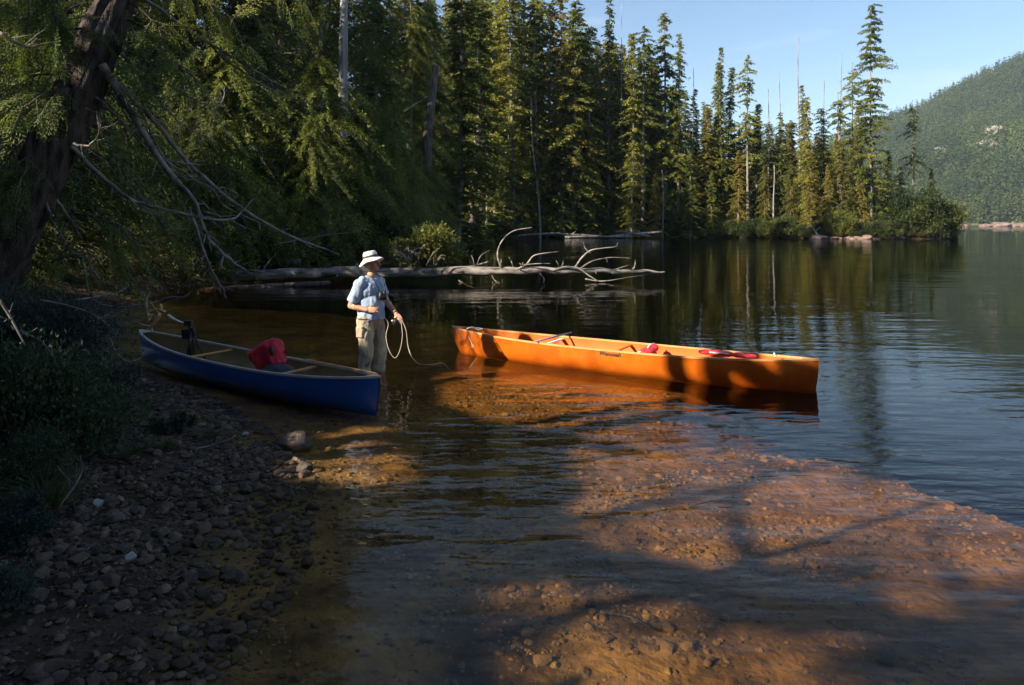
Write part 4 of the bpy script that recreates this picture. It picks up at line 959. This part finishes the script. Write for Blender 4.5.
# legs and feet
legs = []
for s_, kf, ff in ((.105,.035,-.02),(-.11,.05,.03)):
    hip = Bd(0,s_*.85,.66); knee = Bd(kf,s_*1.05,.235); ank = Bd(ff-.02,s_*1.1,-.19); toe = Bd(ff+.15,s_*1.25,-.245)
    cone(mb, hip, knee, .085, .058); cone(mb, knee, ank, .056, .038); calf = knee.lerp(ank,.35)-Hh*.015; mb.ell(calf,(.05,.05,.10))
    cone(mb, ank, toe, .040, .032); cone(mb, ank, Bd(ff-.06,s_*1.1,-.235), .038,.035); legs.append((hip,knee,ank))
# torso
mb.ell(Bd(0,0,.70),(.125,.16,.13),Mh); mb.ell(Bd(.01,0,.86),(.125,.150,.17),Mh); mb.ell(Bd(0,0,1.03),(.115,.175,.16),Mh)
cone(mb, Bd(-.01,.12,1.13), Bd(-.01,-.12,1.13), .065,.065)
cone(mb, Bd(-.015,0,1.12), Bd(.01,0,1.21), .062,.055)
# head: skull, jaw, nose, brow, ears, lips
hd = math.radians(-18); H2 = Vector((math.cos(hd), math.sin(hd), 0)); R2 = Vector((math.sin(hd), -math.cos(hd), 0)); Mh2 = Matrix.Rotation(hd,3,'Z')
HC = Bd(.015,0,1.365)
def Hd(f, s, z): return HC+H2*f+R2*s+Vector((0,0,z))
mb.ell(Hd(-.01,0,.02),(.098,.078,.105),Mh2); mb.ell(Hd(.035,0,-.045),(.062,.056,.068),Mh2); mb.ell(Hd(.062,0,-.088),(.027,.030,.022),Mh2)
cone(mb, Hd(.085,0,.018), Hd(.115,0,-.022), .010,.017,10,2); mb.ell(Hd(.082,0,.032),(.018,.045,.011),Mh2)
for s_ in (-.02,.02): mb.ell(Hd(.104,s_*.6,-.026),(.010,.009,.008),Mh2)
mb.ell(Hd(.090,0,-.052),(.011,.022,.007),Mh2); mb.ell(Hd(.088,0,-.064),(.011,.020,.007),Mh2)
for s_ in (-1,1): mb.ell(Hd(-.012,s_*.079,-.008),(.020,.009,.033),Mh2); mb.ell(Hd(.055,s_*.045,-.022),(.03,.02,.025),Mh2)
# arms
def hand(mb, wr, d, up, thumb_side, curl):
    """palm, four bent fingers of unequal length and a thumb"""
    d = d.normalized(); side = d.cross(up).normalized()*thumb_side; nrm = side.cross(d).normalized()*thumb_side
    mb.ell(wr+d*.045,(.016,.038,.045), Matrix((up.normalized(), side, d)).transposed())
    for k, ln in enumerate((.070,.078,.073,.058)):
        b0 = wr+d*(.083-.004*abs(k-1.4))+side*(.028-.0185*k)
        d1 = (d-up.normalized()*curl*.45).normalized(); d2 = (d-up.normalized()*curl*1.5).normalized(); d3 = (d*.5-up.normalized()*curl*2.0).normalized()
        p1 = b0+d1*ln*.45; p2 = p1+d2*ln*.32; p3 = p2+d3*ln*.27
        mb.tube([wr+d*.05+side*(.022-.015*k), b0, p1, p2, p3], [.010,.0098,.0090,.0084,.0072], 8); mb.ell(p3,.0072,None,8,6)
    t0 = wr+d*.022+side*.026; t1 = t0+(d*.7+side*.75-up.normalized()*.3).normalized()*.040; t2 = t1+(d-up.normalized()*.6).normalized()*.034
    mb.tube([wr+d*.015+side*.01, t0, t1, t2],[.014,.0125,.0105,.008],8); mb.ell(t2,.008,None,8,6)
shR, elR, wrR = Bd(-.02,.165,1.10), Bd(-.125,.215,.835), Bd(.115,.175,.795)
shL, elL, wrL = Bd(-.01,-.165,1.10), Bd(.07,-.205,.865), Bd(.30,-.145,.725)
for a_, e_, w_ in ((shR,elR,wrR),(shL,elL,wrL)):
    cone(mb, a_, e_, .056,.043); cone(mb, e_, w_, .043,.027); mb.ell(e_.lerp(w_,.25),(.044,.044,.044))
dR = (Bd(.30,.115,.80)-wrR); dL = (Bd(.40,-.12,.655)-wrL)
hand(mb, wrR, dR, Rr*1.0, 1 if (dR.cross(Rr)).z > 0 else -1, .75)
hand(mb, wrL, dL, Vector((0,0,1))+Rr*.5, 1, .85)
body = rel(remesh(mb, 'body', .0058, 3, m_skin))
# eyes and brows
e = MB()
for s_ in (-1,1): e.ell(Hd(.079,s_*.030,.008),(.007,.010,.006),Mh2,8,6)
rel(e.build('eyes', m_dark))
e = MB(); e.ell(Hd(-.03,0,-.01),(.085,.080,.065),Mh2)
rel(remesh(e, 'hair', .008, 2, solid('grey_hair', (.30,.28,.26), (.45,.43,.40), .8, 40, .002, 200)))
# shirt
mb = MB(); mb.ell(Bd(.005,0,.71),(.150,.185,.11),Mh); mb.ell(Bd(.025,0,.84),(.155,.175,.20),Mh); mb.ell(Bd(.005,0,1.02),(.145,.188,.175),Mh)
cone(mb, Bd(-.01,.125,1.12), Bd(-.01,-.125,1.12), .082,.082); mb.tube([Bd(.01,0,.655),Bd(.01,0,.80)],[.168,.165],24)
mb.ell(Bd(-.01,0,1.175),(.068,.085,.045),Mh)
mb.tube([shR, shR.lerp(elR,.45), shR.lerp(elR,.80)],[.072,.074,.077],16); mb.tube([shL, shL.lerp(elL,.45), shL.lerp(elL,.70)],[.072,.073,.075],16)
mb.ell(shR,.076); mb.ell(shL,.076)
shirt = rel(remesh(mb, 'shirt', .009, 3, m_shirt, None, .017, 13.0))
g_ = MB(); g_.ell(Bd(.158,-.05,.90),(.012,.05,.055),Mh,10,8); rel(g_.build('shirt_print', solid('dark_print', (.05,.10,.10), (.25,.20,.08), .8, 40)))
# trousers, rolled at the calf
mb = MB(); mb.ell(Bd(0,0,.66),(.145,.178,.12),Mh); mb.ell(Bd(-.02,0,.60),(.135,.17,.11),Mh)
for hip, knee, ank in legs:
    cone(mb, hip, knee, .106,.082); c2_ = knee.lerp(ank,.52); cone(mb, knee, c2_, .082,.074); mb.tube([c2_+Vector((0,0,.035)), c2_-Vector((0,0,.035))],[.086,.084],20)
mb.box(legs[0][0].lerp(legs[0][1],.35)+Rr*.10,(.10,.03,.13),Mh)
trs = rel(remesh(mb, 'trousers', .009, 3, m_trs, None, .024, 11))
rel(MB().tube([Bd(.0+.155*math.cos(a),.185*math.sin(a),.672) for a in np.linspace(0,2*math.pi,25)],.012,6,False).build('belt', solid('belt_brown',(.06,.04,.03),None,.6)))
# hat with drooping brim
vs = []; fs = []; NR = 36
prof = [(.004,.136),(.045,.134),(.070,.127),(.082,.110),(.089,.075),(.092,.045),(.112,.040),(.132,.030),(.152,.018),(.155,.011),(.132,.022),(.112,.032),(.090,.036)]
for r_, z_ in prof:
    for k in range(NR):
        a = 2*math.pi*k/NR; fx = math.cos(a); sy = math.sin(a); br = max(0,(r_-.092)/.063)
        z2 = z_-br*(.022*(1-fx)+.012*math.sin(2*a+.5)**2) + .004*math.sin(a*5+r_*40)*(r_>.04)
        f_ = r_*fx*1.06; tl = .24; vs.append(Hd(-.012+f_*math.cos(tl)-z2*math.sin(tl)+.01, r_*sy, z2*math.cos(tl)+f_*math.sin(tl)+.014))
for j in range(len(prof)-1):
    for k in range(NR): fs.append((j*NR+k, (j+1)*NR+k, (j+1)*NR+(k+1)%NR, j*NR+(k+1)%NR))
fs.append(tuple(range(NR)))
hat = rel(MB().add(vs, fs).build('hat', m_hat))
vs = []; fs = []
for z_, rr_ in ((.050,.0935),(.078,.0915)):
    for k in range(NR):
        a = 2*math.pi*k/NR; f_ = rr_*math.cos(a)*1.06; tl = .24; vs.append(Hd(-.012+f_*math.cos(tl)-z_*math.sin(tl)+.01, rr_*math.sin(a), z_*math.cos(tl)+f_*math.sin(tl)+.014))
for k in range(NR): fs.append((k,(k+1)%NR,NR+(k+1)%NR,NR+k))
hb_ = MB().add(vs, fs).build('hat_band', solid('dark_hat_band',(.06,.06,.07),None,.8)); rel(hb_)
# wrist band
rel(MB().tube([wrL+dL.normalized()*-.03, wrL+dL.normalized()*-.01],[.0305,.030],12).build('wristwatch', m_dark))
# binoculars on a neck strap
bn = Bd(.205,.0,.965)
root = empty('binoculars', tuple(bn)); tag(root, 'black binoculars hanging from a neck strap on the man\'s chest', 'binoculars')
def lo(p): return p-bn
for s_ in (-1,1):
    c_ = bn+Rr*s_*.034
    MB().tube([lo(c_+Vector((0,0,.055))), lo(c_+Vector((0,0,.02))), lo(c_+Vector((0,0,.01))), lo(c_-Vector((0,0,.055)))],[.017,.019,.026,.029],14).build('barrel', m_dark, root)
    MB().tube([lo(c_-Vector((0,0,.0555))), lo(c_-Vector((0,0,.057)))],[.024,.024],14).build('lens', solid('lens_glass',(.25,.2,.12),None,.15,spec=.8), root)
MB().box(lo(bn),(.05,.03,.05),Mh).build('bridge', m_dark, root, False)
for s_ in (-1,1):
    pp = smoothpath([Bd(.20,s_*.05,1.0),Bd(.172,s_*.07,1.09),Bd(.10,s_*.078,1.18),Bd(.0,s_*.080,1.22),Bd(-.068,s_*.035,1.235)],4); MB().tube([lo(p) for p in pp],.007,6).build('neck_strap', m_dark, root)
# line in his hands
m_rope = solid('pale_line', (.40,.36,.28), (.50,.46,.38), .8, 60)
hR = Bd(.235,.13,.785); hL = Bd(.405,-.12,.655); Yr = hL.y-.02
pp = smoothpath([hR, P(388,322,Yr+.02), P(386,336,Yr), P(389,350,Yr-.02), P(395,358,Yr-.03), P(400,350,Yr-.03), P(402.5,335,Yr-.02), hL, P(406,330,Yr), P(408,346,Yr), P(412,357,Yr-.02), Vector((*W(419,363.5,.01)[:2],.008)), Vector((*W(432,364,.01),.006)), Vector((*W(443,362,.01),-.005)), Vector((*W(450,361,.0),-.12)), Vector((*W(462,360,.0),-.20)), oc.matrix_world @ Vector((-2.0,-.05,.03))], 5)
tag(MB().tube(pp, .0046, 6).build('line', m_rope), 'thin pale rope looping from the man\'s hands down into the water beside him', 'rope')
# small dark pouch hanging from his left hand
mb = MB(); c_ = P(395.5,322,Yr+.03); mb.ell(c_,(.042,.035,.045)); mb.box(c_-Vector((0,0,.01)),(.06,.04,.05)); mb.ell(c_+Vector((-.02,0,.03)),(.02,.02,.015))
o = remesh(mb, 'pouch', .006, 3, m_dark); tag(o, 'small black pouch dangling below the man\'s outstretched hand', 'pouch')
MB().tube([c_+Vector((0,0,.03)), (c_+hL)/2+Vector((0,0,.02)), hL],.004,5).build('cord', m_rope, o)
MB().ell(c_+Vector((-.035,-.03,.02)),(.012,.008,.012),None,8,6).build('clip', m_white, o)

# ------------------------------------------------------------------ bow driftwood and twigs by the blue canoe
m_warm = solid('orange_brown_wood', (.45,.24,.12), (.62,.40,.26), .7, 14, .002, 60)  # orange-brown driftwood colour
def stick(name, q, Ys, r, mat, label, cat='branch', group=None, twigs=0, tr=.3):
    n_ = len(q); pp = smoothpath([P(x,y,Ys[0]+(Ys[1]-Ys[0])*i/(n_-1)) for i,(x,y) in enumerate(q)],4); mb = MB().tube(pp, taper(len(pp),r,r*tr),7); r3 = random.Random(len(label))
    for i in range(twigs):
        k_ = r3.randrange(1,len(pp)-1); l = r3.uniform(.05,.25); s_ = Vector((r3.uniform(-1,1),r3.uniform(-.5,.5),r3.uniform(-.5,1)))
        mb.tube([pp[k_],pp[k_]+s_*l*.5,pp[k_]+s_*l+Vector((0,0,.02))],[r*.4,r*.3,.002],4)
    return tag(mb.build(name, mat), label, cat, group)
stick('root_branch', [(153,336),(151,328),(155,322),(160,316),(158,312)], (9.3,9.1), .028, m_warm, 'twisted sunlit root standing up just beyond the blue canoe tip', group='branches behind the blue canoe', twigs=3)
stick('root_branch', [(168,315),(174,319),(181,322),(188,323.5)], (9.0,9.0), .018, m_white and solid('bleached_wood',(.6,.56,.5),(.75,.72,.66),.7,20), 'short bleached white branch beside the tripod', group='branches behind the blue canoe')
stick('root_branch', [(149,318),(146,308),(147,298),(151,292)], (9.6,9.6), .030, M['deadwood'], 'grey upright bent branch left of the sunlit root', group='branches behind the blue canoe')
stick('root_branch', [(120,308),(140,305),(160,301)], (9.8,9.8), .016, M['silverwood'], 'thin pale branch lying level behind the bent grey branch', group='branches behind the blue canoe', twigs=3)
stick('root_branch', [(160,301),(172,298),(184,297),(190,292)], (10.5,10.5), .035, M['bark_dark'], 'dark root curving above the bleached white branch', group='branches behind the blue canoe')
stick('dry_stick', [(150,457),(175,453),(205,447),(226,441),(236,435)], (5.3,5.75), .011, M['deadwood'], 'long thin dry stick lying on the gravel above the stones', twigs=2)
for i, (q, ys_, r) in enumerate([([(60,505),(75,485),(82,470),(80,455)],(4.1,4.3),.007),([(0,300),(12,320),(25,345)],(4.4,4.4),.012),([(60,325),(90,322),(115,312),(132,309)],(6.5,7),.010),([(75,300),(95,297),(118,292),(127,287)],(6.4,6.8),.012),([(20,330),(45,345),(60,372)],(5,5),.008),([(40,300),(70,306),(100,318),(120,340)],(5.8,6.4),.008),([(85,270),(88,290),(97,302),(112,306)],(6.1,6.5),.009)]):
    stick('dead_twig', q, ys_, r, M['deadwood'], ['bare twig rising from the gravel beside the grass tuft','dead stick at the left picture edge among the bushes','pale twig poking out of the bank bushes towards the canoe','upper pale twig poking out of the bank bushes','short dead stick crossing the lower bushes','thin dead branch arching over the bank bushes','hooked dead twig hanging under the leaning trunk'][i], 'twig', 'twigs in the bank bushes', 4)
for i, (a_, b_, r_, lab) in enumerate([((690,520),(742,508),.008,'thin sunken stick on the lit lake bed'),((830,600),(868,628),.010,'dark sunken stick low on the lit lake bed'),((600,640),(655,655),.009,'sunken stick near the bottom of the lit shoal'),((885,505),(930,512),.007,'sunken stick near the edge of the shoal'),((440,455),(470,446),.008,'sunken stick in the shallows below the man')]):
    p_ = Vector((*W(*a_,-.3), 0)); q_ = Vector((*W(*b_,-.3), 0)); m__ = (p_+q_)/2+Vector((.02,.04,0))
    for v_ in (p_,m__,q_): v_.z = gz(v_.x,v_.y)+.02
    tag(MB().tube(smoothpath([p_,m__,q_],3), taper(7,r_,r_*.4), 6).build('sunken_stick', M['bark_dark']), lab, 'stick', 'sunken sticks')
VS = []; Nl = 2600; lx = rg.uniform(-4.6,-1.2,Nl); ly = rg.uniform(2.2,8.4,Nl); ld = sdf(LAKE,lx,ly); kk = (ld > .05) & (ld < 2.6); lx, ly = lx[kk], ly[kk]; lz = ground(lx,ly)+.018; k = len(lx)
pz = np.stack([lx,ly,lz],1); dd = rg.normal(0,1,(k,3)); dd[:,2] *= .25; dd = unit(dd); nn = unit(np.cross(dd, np.array([0,0,1.])+rg.normal(0,.3,(k,3))))
tag(link('leaf_litter', cards_mesh('leaf_litter', cards(pz, dd, nn, rg.uniform(.012,.06,k), rg.uniform(.004,.016,k))), solid('dead_leaves',(.06,.035,.018),(.20,.12,.05),.8,9)), 'dead leaves and needles scattered over the gravel', 'leaf litter', None, 'stuff')
# leaves caught near the root
VS = []
for k in range(26):
    c = np.array(P(155+rnd.uniform(-7,8), 312+rnd.uniform(-5,5), 9.1)); VS.append(cards(c[None], unit(rg.normal(0,1,(1,3))), unit(rg.normal(0,1,(1,3))), np.array([.07]), np.array([.05])))
tag(link('dry_leaves', cards_mesh('dry_leaves', np.concatenate(VS)), solid('orange_leaves',(.45,.20,.08),(.5,.4,.2),.7,30)), 'cluster of dry orange leaves caught on the twisted root', 'leaves', None, 'stuff')

# ------------------------------------------------------------------ bank bushes, near left
NS = [('shrub_blue',(28,300),6.0,.92,1.15,shrub_mesh(301,1,1,26000,.05,.010,16),'wide feathery blue-green juniper bush under the leaning trunk','bush'),
 ('shrub_blue',(5,270),6.6,1.1,1.1,None,'blue-green bush at the picture edge behind the juniper','bush'),
 ('shrub_near',(60,400),5.2,.62,.78,shrub_mesh(302,1,1,9000,.055,.026,12),'leafy green bush in the middle of the left bank','bush'),
 ('shrub_near',(92,418),5.5,.32,.42,None,'smaller leafy bush on the bank nearest the blue canoe','bush'),
 ('shrub_near',(15,395),4.9,.55,.85,None,'leafy bush at the left picture edge below the juniper','bush'),
 ('shrub_blue',(15,495),3.75,.26,.26,shrub_mesh(303,1,1,2600,.12,.035,7),'low grey-green plant on the gravel at the left edge','plant'),
 ('shrub_near',(180,402),6.0,.13,.17,shrub_mesh(304,1,1,420,.30,.13,4),'small leafy sprig on the gravel in front of the blue canoe','plant'),
 ('shrub_near',(155,405),5.9,.10,.14,None,'smallest sprig on the gravel left of the leafy one','plant'),
 ('shrub_near',(50,335),7.4,.5,.75,None,'dark twiggy bush between the juniper and the canoe tip','bush'),
 ('shrub_near',(30,455),4.4,.32,.36,None,'round leafy bush behind the grass tuft','bush'),
 ('shrub_blue',(-5,560),3.1,.22,.22,None,'low plant cut off by the left picture edge','plant')]
last = {}
for i, (mt, (px, py), Y, R_, H_, ms_, lab, cat) in enumerate(NS):
    if ms_ is not None: last[mt+cat] = ms_
    ms_ = ms_ or last.get(mt+cat) or last['shrub_nearbush']
    x = (px-CX)/F*Y; z = gz(x,Y); top = CAMZ-(py-40-HZ)/F*Y
    plant('bank_'+cat, (x,Y,z), i*1.7, (R_,R_,H_), ms_, (M['bark_dark'], M[mt]), ('stems','foliage'), lab, cat, 'plants on the near left bank')
# grass tufts
def tuft(px, py, Y, h_, n_, lab):
    x = (px-CX)/F*Y; z = gz(x,Y); VS = []
    for k in range(n_):
        a = rg.uniform(0,6.28); r_ = rg.uniform(0,.05); p = np.array([math.cos(a)*r_*1.5, math.sin(a)*r_, 0.]); d = unit(np.array([math.cos(a)*.7, math.sin(a)*.7, rg.uniform(.6,1.8)])); l = h_*rg.uniform(.6,1.2)
        s_ = unit(np.cross(d, [0,0,1.])); q = p+d*l*.55; d2 = unit(d+np.array([0,0,-.9])*.8)
        VS.append(cards(p[None], d[None], s_[None], np.array([l*.6]), np.array([.006]))); VS.append(cards((p+d*l*.5)[None], d2[None], s_[None], np.array([l*.5]), np.array([.005])))
    o = link('grass_tuft', cards_mesh('grass_tuft', np.concatenate(VS)), M['grass']); o.location = (x,Y,z); tag(o, lab, 'grass', 'grass tufts on the bank')
tuft(45,495,4.15,.34,260,'largest yellow-green grass tuft beside the pale stone'); tuft(62,490,4.3,.22,120,'short grass tuft just right of the largest one'); tuft(130,455,5.2,.14,160,'low grass tuft at the top of the gravel'); tuft(165,430,5.5,.12,140,'low grass tuft near the small leafy sprig'); tuft(205,425,5.9,.10,120,'low grass tuft by the canoe side')

# ------------------------------------------------------------------ gravel (uncountable) and single stones
import bmesh
def stone_proto(seed, sub=2):
    bm = bmesh.new(); bmesh.ops.create_icosphere(bm, subdivisions=sub, radius=1)
    for v in bm.verts:
        c = v.co*(1+.45*mnoise.noise(v.co*1.1+Vector((seed*5,seed,2)))+.12*mnoise.noise(v.co*3+Vector((seed,0,0))))
        for pl in range(4):
            nn = Vector((math.sin(seed*7+pl*2.1), math.cos(seed*5+pl*1.7), math.sin(pl*3+seed))).normalized(); e_ = c.dot(nn)-.7
            if e_ > 0: c -= nn*e_*.8
        v.co = c
    v = np.array([list(q.co) for q in bm.verts]); f = np.array([[q.index for q in fa.verts] for fa in bm.faces]); bm.free(); return v, f
SPR = [stone_proto(s) for s in range(7)]; SPL = [stone_proto(s, 1) for s in range(7)]
def gravel(name, xs_, ys_, rs_, mat, label, sink=.25):
    V = []; Fs = []; n = 0; zs_ = ground(xs_, ys_)
    for i in range(len(xs_)):
        v, f = (SPL if rs_[i] < .014 else SPR)[i % 7]; a = rg.uniform(0,6.28); r = rs_[i]; s = np.array([r*rg.uniform(.8,1.35), r*rg.uniform(.7,1.1), r*rg.uniform(.4,.75)])
        q = v*s; ca, sa = math.cos(a), math.sin(a); q = np.stack([q[:,0]*ca-q[:,1]*sa, q[:,0]*sa+q[:,1]*ca, q[:,2]],1)+np.array([xs_[i],ys_[i],zs_[i]+r*sink])
        V.append(q); Fs.append(f+n); n += len(v)
    me_ = mesh_np(name, np.concatenate(V), np.concatenate(Fs), False)
    return tag(link(name, me_, mat), label, 'gravel', None, 'stuff')
def mat_stones(name, ramp):
    m, nt, out = nodes(name); L = nt.links.new; b = nd(nt,'ShaderNodeBsdfPrincipled'); b.inputs['Roughness'].default_value = .7; b.inputs['Specular IOR Level'].default_value = .3
    g = nd(nt,'ShaderNodeNewGeometry'); r = nd(nt,'ShaderNodeValToRGB'); L(g.outputs['Random Per Island'], r.inputs[0])
    e = r.color_ramp.elements; e[0].color = rgba(ramp[0]); e[1].color = rgba(ramp[-1])
    for i, c in enumerate(ramp[1:-1]): x = e.new((i+1)/(len(ramp)-1)); x.color = rgba(c)
    n = nd(nt,'ShaderNodeTexNoise'); n.inputs['Scale'].default_value = 30; n.inputs['Detail'].default_value = 6; L(g.outputs['Position'], n.inputs[0])
    mx = nd(nt,'ShaderNodeMixRGB', blend_type='OVERLAY'); mx.inputs[0].default_value = .7; L(r.outputs[0], mx.inputs[1]); L(n.outputs[0], mx.inputs[2]); L(mx.outputs[0], b.inputs['Base Color'])
    bp = nd(nt,'ShaderNodeBump'); bp.inputs['Distance'].default_value = .004; L(n.outputs[0], bp.inputs['Height']); L(bp.outputs[0], b.inputs['Normal']); L(b.outputs[0], out.inputs[0]); return m
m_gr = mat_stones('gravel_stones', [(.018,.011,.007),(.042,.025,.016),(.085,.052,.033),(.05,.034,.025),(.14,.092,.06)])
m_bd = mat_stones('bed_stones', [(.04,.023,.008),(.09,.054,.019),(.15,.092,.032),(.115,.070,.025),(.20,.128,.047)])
N = 46000; gx_ = rg.uniform(-4.6,-.3,N); gy_ = rg.uniform(1.8,8.6,N); d_ = sdf(LAKE,gx_,gy_); kp = (d_ > -.35) & (d_ < 2.4) & ((vnoise(gx_,gy_,.6,31)+.7*vnoise(gx_,gy_,.2,32) > -.10) | (rg.random(N) < .35)) & (np.abs(gx_/gy_) < .85); gx_, gy_ = gx_[kp], gy_[kp]
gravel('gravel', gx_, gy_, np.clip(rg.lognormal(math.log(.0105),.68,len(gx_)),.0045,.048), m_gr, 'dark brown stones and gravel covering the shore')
N = 42000; gx_ = rg.uniform(-2.5,4.4,N); gy_ = rg.uniform(1.9,8.8,N); d_ = sdf(LAKE,gx_,gy_); s_ = sdf(SHELF,gx_,gy_); kp = (d_ < -.3) & (s_ < .5) & (np.abs(gx_/gy_) < .95); 
kp &= (vnoise(gx_,gy_,.5,21)+.6*vnoise(gx_,gy_,.17,22) > -.12) | (rg.random(N) < .25)
kp &= ~((gx_ > 2.2) & (gy_ > 2.9) & (gy_ < 4.1)) ; gx_, gy_ = gx_[kp], gy_[kp]
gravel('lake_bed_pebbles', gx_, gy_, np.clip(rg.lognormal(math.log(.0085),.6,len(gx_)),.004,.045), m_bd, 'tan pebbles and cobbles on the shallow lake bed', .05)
ROCKS = [(296,449,.15,'stone','largest brown boulder at the water edge below the blue canoe'),(305,470,.07,'stone','flat dark rock half in the water below the large boulder'),(97,506,.042,'palestone','small pale grey-white stone beside the grass tuft'),(94,489,.022,'palestone','tiny white stone above the pale one'),
 (112,522,.07,'stone','dark rock just below the pale stone'),(80,516,.06,'stone','dark rock left below the pale stone'),(160,535,.05,'stone','rounded rock in the middle of the gravel'),(165,510,.05,'stone','rock above the middle rounded one'),(125,552,.05,'stone','grey rock in the lower gravel left of centre'),(215,545,.045,'stone','reddish rock near the middle of the waterline'),
 (55,555,.055,'stone','rock in the lower left gravel'),(190,580,.05,'stone','rock in the lower gravel by the water'),(240,580,.05,'stone','rock awash at the lower waterline'),(245,435,.03,'palestone','small pale stone by the canoe side'),(130,560,.04,'palestone','small pale stone in the lower gravel'),(215,485,.05,'stone','rock on the upper gravel'),(178,478,.045,'stone','rock under the dry stick'),(35,600,.06,'stone','rock at the lower left corner')]
for i, (px, py, r_, mt, lab) in enumerate(ROCKS):
    z = 0.0
    for _ in range(6): x, y = W(px, py, z); z = gz(x, y)
    rock('rock', (x,y,z+r_*.3), (r_,r_*.8,r_*.68), 140+i, M[mt], lab, 'rock', 'larger rocks on the gravel shore', rz=i)

# ------------------------------------------------------------------ air
m, nt, out = nodes('haze_air'); pv = nd(nt, 'ShaderNodeVolumePrincipled'); pv.inputs['Color'].default_value = (.66,.82,1,1); pv.inputs['Density'].default_value = .00014; pv.inputs['Anisotropy'].default_value = .2
nt.links.new(pv.outputs[0], out.inputs['Volume'])
hz_ = MB(); hz_.box((0,100,205),(6400,6800,440)); tag(hz_.build('haze', m, None, False), kind='stuff')
# ------------------------------------------------------------------ world, sun, camera
w = bpy.data.worlds.new('World'); bpy.context.scene.world = w; w.use_nodes = True; nt = w.node_tree; nt.nodes.clear(); L = nt.links.new
out = nt.nodes.new('ShaderNodeOutputWorld'); bg = nt.nodes.new('ShaderNodeBackground'); sky = nt.nodes.new('ShaderNodeTexSky'); sky.sky_type = 'NISHITA'; sky.sun_disc = False
sky.sun_elevation = SUN_EL; sky.sun_rotation = math.atan2(SD[0], SD[1]); sky.altitude = 50; sky.air_density = 1.15; sky.dust_density = .05; sky.ozone_density = 3.2
tc = nt.nodes.new('ShaderNodeTexCoord'); mp = nt.nodes.new('ShaderNodeMapping'); mp.inputs['Scale'].default_value = (1.6,1.6,11); mp.inputs['Rotation'].default_value = (.12,.05,0)
cn = nt.nodes.new('ShaderNodeTexNoise'); cn.inputs['Scale'].default_value = 2.3; cn.inputs['Detail'].default_value = 7; L(tc.outputs['Generated'], mp.inputs[0]); L(mp.outputs[0], cn.inputs[0])
cr = nt.nodes.new('ShaderNodeValToRGB'); cr.color_ramp.elements[0].position = .60; cr.color_ramp.elements[1].position = .82; cr.color_ramp.elements[1].color = (.35,.35,.35,1); L(cn.outputs[0], cr.inputs[0])
mx = nt.nodes.new('ShaderNodeMixRGB'); mx.inputs[2].default_value = (6.5,6.8,7.2,1); L(cr.outputs[0], mx.inputs[0]); L(sky.outputs[0], mx.inputs[1]); L(mx.outputs[0], bg.inputs[0])
bg.inputs[1].default_value = .051; L(bg.outputs[0], out.inputs[0])
sl = bpy.data.lights.new('sun','SUN'); sl.energy = 4.4; sl.angle = math.radians(.53); sl.color = (1.0,.86,.68)
so = bpy.data.objects.new('sun', sl); C.objects.link(so); so.rotation_euler = Vector(SD).to_track_quat('Z','Y').to_euler(); so.location = (-20,-5,20)
cam = bpy.data.cameras.new('camera'); cam.sensor_width = 36; cam.lens = F/1024*36; cam.shift_y = -(342.5-HZ)/1024; cam.clip_end = 9000; cam.clip_start = .05
co = bpy.data.objects.new('camera', cam); C.objects.link(co); co.location = (0,0,CAMZ); co.rotation_euler = (math.pi/2,0,0)
sc = bpy.context.scene; sc.camera = co
sc.view_settings.view_transform = 'Standard'; sc.view_settings.look = 'None'; sc.view_settings.gamma = 1; sc.view_settings.exposure = 1.8
sc.render.engine = 'CYCLES'; cy = sc.cycles; cy.use_denoising = True; cy.max_bounces = 6; cy.diffuse_bounces = 2; cy.glossy_bounces = 3; cy.transmission_bounces = 4; cy.transparent_max_bounces = 16; cy.volume_bounces = 0
cy.caustics_reflective = False; cy.caustics_refractive = False; cy.sample_clamp_indirect = 6; cy.use_adaptive_sampling = True; cy.adaptive_threshold = .02

name_all()
